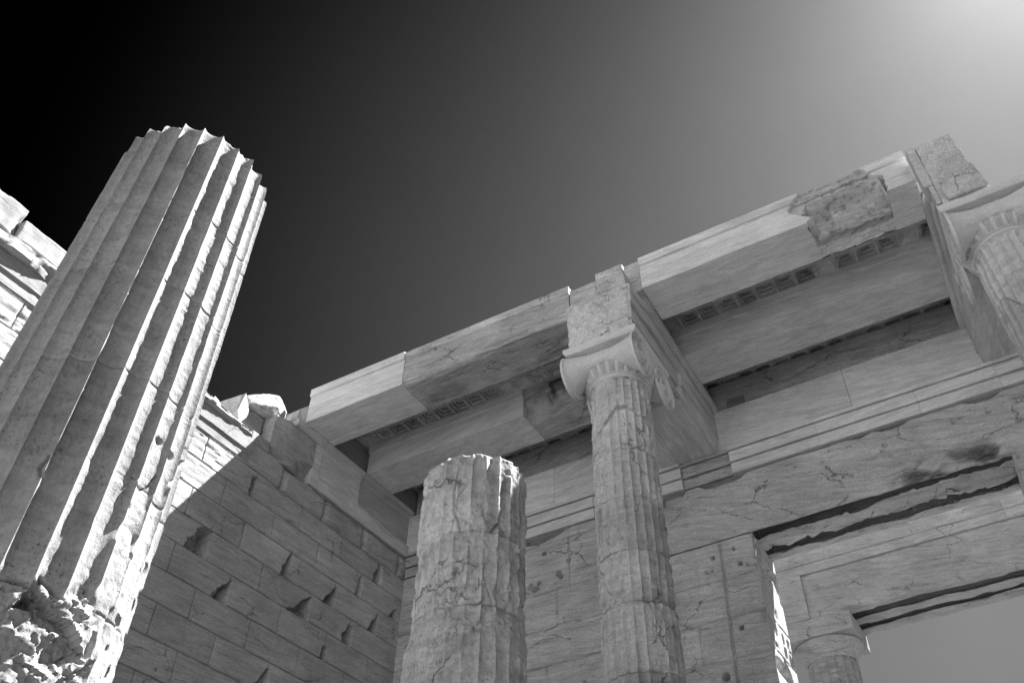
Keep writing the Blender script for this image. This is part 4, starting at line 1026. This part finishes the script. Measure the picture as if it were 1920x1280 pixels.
# front beam, left bay: restored stone on the left, old eroded stone on the right
b1 = thing('ceiling_beam', (-7.0, 9.15, BZ0), 'front ceiling beam of the left bay, new pale marble joined to an eroded old length', 'beam', GB)
simple_beam(b1, XW + 0.06, -7.52, 8.77, 9.54, BZ0 + 0.002, BZ1, 331, M_NEWX, 1.12)
def old_front(P, nv, P0):
    x = P0[..., 0]; y = P0[..., 1]; z = P0[..., 2]
    fade = 1 - 0.75 * sst(-6.6, -5.2, x)
    # lower front arris rounded off, horizontal splitting grain
    R_ = (0.16 * fade + 0.015) * (1 + 0.4 * fbm(x * 1.5, 0 * x, 0 * x, 3, 333))
    dy = y - 8.77; dzv = z - BZ0
    c = np.clip(R_ - np.minimum(dy, 9), 0, None); e = np.clip(R_ - dzv, 0, None)
    ln = np.sqrt(c * c + e * e); over = np.clip(ln - R_, 0, None)
    nn = np.maximum(ln, 1e-6)
    P[..., 1] += over * c / nn; P[..., 2] += over * e / nn
    g = 0.016 * sst(-0.1, 0.5, fbm(x * 1.1, z * 13, y * 13, 4, 334)) + 0.006 * fbm(x * 6, z * 24, y * 24, 3, 335)
    P = P - nv * (g * (z < 10.52))[..., None]
    sp = sst(0.15, 0.6, fbm(x * 1.4, y * 2.2, 0 * x, 4, 336)) * sst(BZ0 + 0.2, BZ0, z)
    P[..., 2] += 0.03 * sp
    # the dowel hole under the crown strip
    P[..., 1] += 0.08 * np.exp(-(np.hypot(x + 6.9, z - 10.49) / 0.022) ** 4) * (y < 8.8)
    return P
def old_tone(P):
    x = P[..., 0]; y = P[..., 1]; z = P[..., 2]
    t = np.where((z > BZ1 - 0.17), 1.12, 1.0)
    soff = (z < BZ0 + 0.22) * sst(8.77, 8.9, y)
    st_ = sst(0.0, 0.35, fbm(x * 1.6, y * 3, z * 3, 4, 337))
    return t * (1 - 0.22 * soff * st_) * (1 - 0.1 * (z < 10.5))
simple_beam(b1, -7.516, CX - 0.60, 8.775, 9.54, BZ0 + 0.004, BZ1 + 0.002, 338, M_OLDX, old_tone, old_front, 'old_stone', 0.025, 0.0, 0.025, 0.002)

# front beam, central bay, with a deep spall
b2 = thing('ceiling_beam', (-1.0, 9.15, BZ0), 'front ceiling beam of the right bay with a big rough gouge near its right end', 'beam', GB)
def spall_edges(x, y, z):
    lz = [BZ0, 9.98, 10.02, 10.30, 10.36, 10.60, 10.72]
    n1 = 0.03 * fbm(z * 7, y * 7, 0 * x, 3, 345)
    xl = np.interp(z, lz, [-0.47, -0.44, -0.36, -0.66, -0.68, -0.46, -0.44]) + n1
    xr = np.interp(z, lz, [0.66, 0.68, 0.70, 0.72, 0.60, 0.44, 0.40]) + n1
    return xl, xr
def spall(P, nv, P0):
    x = P0[..., 0]; y = P0[..., 1]; z = P0[..., 2]
    xl, xr = spall_edges(x, y, z)
    ins = sst(-0.008, 0.008, x - xl) * sst(-0.008, 0.008, xr - x)
    v = np.clip((z - BZ0) / 0.66, 0, 1)
    dep = 0.06 + 0.36 * np.clip(1 - v / 0.62, 0, 1) ** 1.2 + 0.03 * fbm(x * 2.2, z * 3, 0 * x, 4, 341) + 0.020 * facet(x * 4, z * 11 + x * 3, 0 * x + 0.5, 342, 1.3) + 0.008 * facet(x * 12, z * 36 + x * 8, 0 * x + 0.5, 343, 1.3) + 0.007 * fbm(x * 9, z * 50, 0 * x, 3, 351)
    front = sst(9.3, 8.78, y)
    fr = y < 8.79
    P[..., 1] += ins * np.clip(dep, 0.004, 0.74) * fr
    t_ = np.clip((9.165 - y) / 0.36, 0, 1)
    P[..., 2] += ins * (z < BZ0 + 0.03) * (~fr) * sst(0.0, 0.03, x - xl) * np.clip(0.015 + 0.38 * t_ ** 1.2 + 0.02 * fbm(x * 2.2, y * 4, 0 * x, 4, 349) + 0.015 * facet(x * 6, y * 13, 0 * x + 0.5, 344, 1.3) + 0.007 * facet(x * 17, y * 30, 0 * x + 0.5, 345, 1.3), 0.003, 1)
    P[..., 2] -= ins * sst(10.6, 10.7, z) * front * (0.05 + 0.05 * fbm(x * 4, y * 3, 0 * x, 3, 346))
    return P
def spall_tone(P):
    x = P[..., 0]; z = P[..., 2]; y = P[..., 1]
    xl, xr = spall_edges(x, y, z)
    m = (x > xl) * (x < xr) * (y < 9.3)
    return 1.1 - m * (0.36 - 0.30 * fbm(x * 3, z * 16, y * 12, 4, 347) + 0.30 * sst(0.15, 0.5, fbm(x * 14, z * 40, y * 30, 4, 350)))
simple_beam(b2, CX + 0.66, CX2 - 0.625, 8.76, 9.54, BZ0 + 0.002, 10.615, 348, M_NEWX, spall_tone, spall, 'stone_body', 0.016, 0.0, 0.02)

b3 = thing('ceiling_beam', (-7.0, 11.0, BZ0), 'inner ceiling beam of the left bay, its right part broken and streaked with black stains', 'beam', GB)
simple_beam(b3, XW + 0.06, -6.18, 10.50, 11.30, BZ0 + 0.002, BZ2, 351, M_NEWX, 1.05)
def b3old(P, nv, P0):
    x = P0[..., 0]; y = P0[..., 1]; z = P0[..., 2]
    f = sst(10.85, 10.52, y)
    P[..., 1] += f * (0.05 + 0.10 * sst(10.25, 10.05, z) + 0.05 * fbm(x * 1.6, z * 7, 0 * x, 4, 353)) * (z < 10.60)
    P[..., 2] += sst(10.05, 9.95, z) * (0.04 * fbm(x * 2, y * 5, 0 * x, 4, 354) + 0.05 * f)
    return P
def b3tone(P):
    x = P[..., 0]; y = P[..., 1]; z = P[..., 2]
    # black drip stains below the coffers
    s = np.zeros(x.shape)
    for cx_, w, zb, seed in [(-5.62, 0.10, 10.10, 1), (-5.30, 0.13, 10.22, 2), (-5.48, 0.2, 10.35, 3)]:
        s = np.maximum(s, np.exp(-((x - cx_ + 0.03 * fbm(z * 5, 0 * x, 0 * x, 2, seed)) / w) ** 4) * sst(zb - 0.1, zb + 0.1, z + 0.1 * fbm(x * 9, z * 4, 0 * x, 3, seed + 3)))
    s = s * (y < 10.9) * sst(-0.5, 0.1, fbm(x * 7, z * 2.5, 0 * x, 3, 357))
    return 0.92 * (1 - 0.78 * s)
simple_beam(b3, -6.176, CX - 0.01, 10.505, 11.30, BZ0 + 0.004, BZ2 - 0.002, 355, M_OLDX, b3tone, b3old, 'old_stone', 0.025, 0.0, 0.025, 0.002)

b4 = thing('ceiling_beam', (-1.0, 11.0, BZ0), 'inner ceiling beam of the right bay, clean veined marble between the two architraves', 'beam', GB)
simple_beam(b4, CX + 0.01, CX2 - 0.01, 10.50, 11.30, BZ0 + 0.002, BZ2, 361, M_NEWX, 1.04)

# blocks left standing on the architrave between the two front beams
GK = 'blocks above the architrave end'
def topblk(lo, hi, seed, label, rot=None, chip=0.03, tone=1.05):
    o = worn_box('coping_block', lo, hi, M_OLDX, None, 0.035, 0.008, chip, 5, 0.006, 10, seed, None, tone, rot, loc=((lo[0] + hi[0]) / 2, (lo[1] + hi[1]) / 2, lo[2]))
    tag(o, label, 'stone block', GK)
topblk((-4.33, 8.79, 9.952), (-3.86, 9.5, 10.57), 371, 'low cracked block on the architrave, beside the right end of the eroded front beam', None, 0.05)
topblk((-3.84, 8.74, 9.952), (-3.37, 9.5, 10.66), 372, 'taller pale block with a stepped top rising above the scroll capital', None, 0.02, 1.12)
topblk((-3.36, 8.785, 9.952), (-3.095, 9.5, 10.62), 373, 'narrow block between the tall pale block and the right front beam', None, 0.01, 1.1)
tag(rock('coping_block', [(-3.85, 8.60, 9.947), (-3.85, 8.58, 10.20), (-3.30, 8.58, 10.25), (-3.28, 8.62, 9.947), (-3.85, 8.735, 9.947), (-3.85, 8.735, 10.30), (-3.28, 8.735, 9.947), (-3.28, 8.735, 10.30), (-3.7, 8.55, 10.02), (-3.45, 8.56, 10.1)], M_ROCK, None, 374, 0.02, 6, 4, loc=(-3.55, 8.65, 9.947)),
    'rough broken lump of stone on the architrave front, below the tall pale block', 'stone block', GK)

# ------------------------------------------------------------------ coffered ceiling slabs
def coffers(name, x0, x1, y0, y1, z0, pitch, label, seed):
    root = thing(name, ((x0 + x1) / 2, (y0 + y1) / 2, z0), label, 'ceiling', 'coffered ceiling slabs')
    nx = max(1, int((x1 - x0 - 0.05) / pitch)); ny = max(1, int((y1 - y0 - 0.02) / pitch))
    ny = min(ny, 2)
    mx_ = ((x1 - x0) - nx * pitch) / 2; my_ = (min(y1, 10.49) if y0 < 10 else y1 - 0.3) - y0 - ny * pitch
    hs = pitch / 2 - 0.028
    xb = [x0]; yb = [y0]
    for i in range(nx):
        c = x0 + mx_ + (i + 0.5) * pitch; xb += [c - hs, c + hs]
    for j in range(ny):
        c = y0 + my_ + (j + 0.5) * pitch; yb += [c - hs, c + hs]
    xb.append(x1); yb.append(y1)
    A = Acc()
    for i in range(len(xb) - 1):
        for j in range(len(yb) - 1):
            if i % 2 == 1 and j % 2 == 1:
                xa, xc, ya, yc = xb[i], xb[i + 1], yb[j], yb[j + 1]
                cx_, cy_, a = (xa + xc) / 2, (ya + yc) / 2, hs
                rnd = float(_hash(np.array([i]), np.array([j]), np.array([0]), seed)[0])
                steps = [(a, 0), (a - 0.004, 0.055), (a - 0.036, 0.058), (a - 0.04, 0.11), (a - 0.072, 0.113), (a - 0.076, 0.16)]
                if rnd > 0.8: steps = [(a, 0), (a - 0.02, 0.03), (a - 0.05, 0.05), (a - 0.08, 0.06)]
                loops = np.array([[(cx_ - q, cy_ - q, z0 + d), (cx_ + q, cy_ - q, z0 + d), (cx_ + q, cy_ + q, z0 + d), (cx_ - q, cy_ + q, z0 + d)] for q, d in steps])
                tn = 0.75 + 0.5 * rnd
                A.grid(loops, tn, wrap_m=True)
                A.poly(loops[-1], tn)
            else:
                A.poly([(xb[i], yb[j], z0), (xb[i + 1], yb[j], z0), (xb[i + 1], yb[j + 1], z0), (xb[i], yb[j + 1], z0)], 1.0)
    t = z0 + 0.24
    A.poly([(x0, y0, t), (x1, y0, t), (x1, y1, t), (x0, y1, t)])
    for p, q in (((x0, y0), (x1, y0)), ((x1, y0), (x1, y1)), ((x1, y1), (x0, y1)), ((x0, y1), (x0, y0))):
        A.poly([(p[0], p[1], z0), (q[0], q[1], z0), (q[0], q[1], t), (p[0], p[1], t)])
    A.build('coffer_panel', M_OLDX, root, 20)
coffers('coffered_ceiling', XW - 0.5, CX - 0.01, 9.563, 10.80, BZ2 + 0.003, 0.335, 'coffered ceiling slab of the left bay, a row of dark squares between two beams', 401)
coffers('coffered_ceiling', CX + 0.01, CX2 - 0.01, 9.563, 10.80, BZ2 + 0.003, 0.335, 'coffered ceiling slab of the right bay, a row of squares between its two beams', 402)
coffers('coffered_ceiling', XW - 0.5, CX - 0.01, 11.05, 13.0, BZ2 + 0.003, 0.335, 'dark ceiling slab of the left bay hidden behind its inner beam, against the gate wall', 403)
coffers('coffered_ceiling', CX + 0.01, CX2 - 0.01, 11.05, 13.0, BZ2 + 0.003, 0.335, 'dark ceiling slab of the right bay between its inner beam and the gate wall', 404)

# ------------------------------------------------------------------ east portico seen through the doorway
pc = thing('doric_column', (-3.78, 20.85, GZ), 'distant column with a plain round capital seen through the doorway at lower right', 'column')
PCX, PCY = -3.79, 20.82
column_shaft(pc, PCX, PCY, 0.78, 0.0175, GZ, 8.78, [5.2, 6.3, 7.4], 0.045, 501, 6.5, 0.03, FACE(PCX, PCY), [1, 1, 0.95, 0.9], None, (), False, M_EAST, 0.015, 0.004, 20, None, None, 10, 0.97)
cp = lathe('capital', PCX, PCY, [(0.58, 8.74), (0.60, 8.78), (0.615, 8.80), (0.61, 8.815), (0.63, 8.83), (0.70, 8.93), (0.78, 9.04), (0.815, 9.11), (0.80, 9.15), (0.5, 9.16)], M_EAST, pc, 96,
      lambda R, T, Z: R - 0.03 * sst(0.2, 0.55, fbm(np.cos(T) * 2.5, np.sin(T) * 2.5, Z * 3, 3, 505)), 0.95)
worn_box('abacus', (PCX - 0.82, PCY - 0.82, 9.162), (PCX + 0.82, PCY + 0.82, 9.585), M_EAST, cp, 0.06, 0.008, 0.03, 3, 0.004, 6, 506)

ea = thing('portico_entablature', (-1.0, 20.6, 9.59), 'far architrave with a banded moulding, spanning the sky beyond the doorway', 'beam')
def ea_fn(P, nv, P0):
    x = P0[..., 0]; y = P0[..., 1]; z = P0[..., 2]
    low = sst(9.85, 9.6, z)
    P[..., 1] += low * 0.10 * fbm(x * 0.9, y * 2, z, 4, 511) + low * 0.03 * fbm(x * 5, y * 6, z * 6, 3, 512)
    P[..., 2] += low * (0.03 * fbm(x * 2, y * 5, 0 * x, 4, 513))
    return P
def ea_back(P, nv, P0):
    P = ea_fn(P, nv, P0)
    P[..., 1] += 1.7 * np.clip(P0[..., 2] - 9.62, 0, 0.16) * (P0[..., 1] < 20.7) + 1.7 * np.clip(P0[..., 2] - 9.62, 0, 0.16) * ((P0[..., 1] > 21.0) & (P0[..., 1] < 21.25))
    return P
worn_box('architrave_stone', (-6.6, 20.02, 9.592), (5.5, 20.25, 10.70), M_EAST, ea, 0.06, 0.01, 0.05, 2.0, 0.008, 5, 514, ea_fn)
worn_box('architrave_stone', (-6.6, 20.60, 9.592), (5.5, 20.95, 10.70), M_EAST, ea, 0.06, 0.01, 0.05, 2.0, 0.008, 5, 515, ea_back)
worn_box('architrave_stone', (-6.6, 21.20, 9.592), (5.5, 21.55, 10.70), M_EAST, ea, 0.06, 0.01, 0.05, 2.0, 0.008, 5, 516, ea_back)
def lip_fn(P, nv, P0):
    x = P0[..., 0]; z = P0[..., 2]
    cut = sst(-0.02, 0.02, (9.98 + 0.55 * np.clip(-4.0 - x + 0.0, -1, 1) + 0.05 * fbm(x * 4, z * 4, 0 * x, 3, 517)) - z)
    P[..., 1] += 0.03 * cut * (P0[..., 1] < 19.98)
    return P
worn_box('proud_block', (-6.6, 19.93, 9.595), (-3.90, 20.016, 10.702), M_EAST, ea, 0.05, 0.006, 0.02, 3.0, 0.003, 6, 518, lip_fn, 1.05)
for (x0, x1, sd) in [(-6.6, -3.2, 521), (-3.196, -1.1, 522), (-1.096, 1.0, 523), (1.004, 5.5, 524)]:
    prof_sweep('band_moulding', [(21.4, 10.706), (19.95, 10.706), (19.95, 10.93), (19.965, 10.94), (19.92, 10.95), (19.92, 11.22), (19.90, 11.25), (19.87, 11.26), (19.87, 11.36), (21.4, 11.36)], 'X', x0, x1, M_EAST, ea, 0.1, 0.002, sd, 0.01, None, 1.15, 0.06)
for (x0, x1, h_, sd) in [(-6.6, -4.5, 11.85, 531), (-4.49, -3.45, 11.72, 532), (-3.44, -1.35, 11.9, 533), (-1.0, 0.1, 11.75, 534), (0.11, 1.1, 11.9, 535), (1.11, 5.5, 11.8, 536)]:
    worn_box('frieze_block', (x0, 20.06, 11.364), (x1, 21.3, h_), M_EAST, ea, 0.08, 0.01, 0.04, 3.0, 0.006, 6, sd)
for (x0, x1, sd) in [(-1.33, -1.19, 541), (-1.18, -1.02, 542)]:
    worn_box('packing_stone', (x0, 20.0, 11.364), (x1, 20.4, 11.68), M_ROCK, ea, 0.04, 0.012, 0.03, 6.0, 0.008, 12, sd)
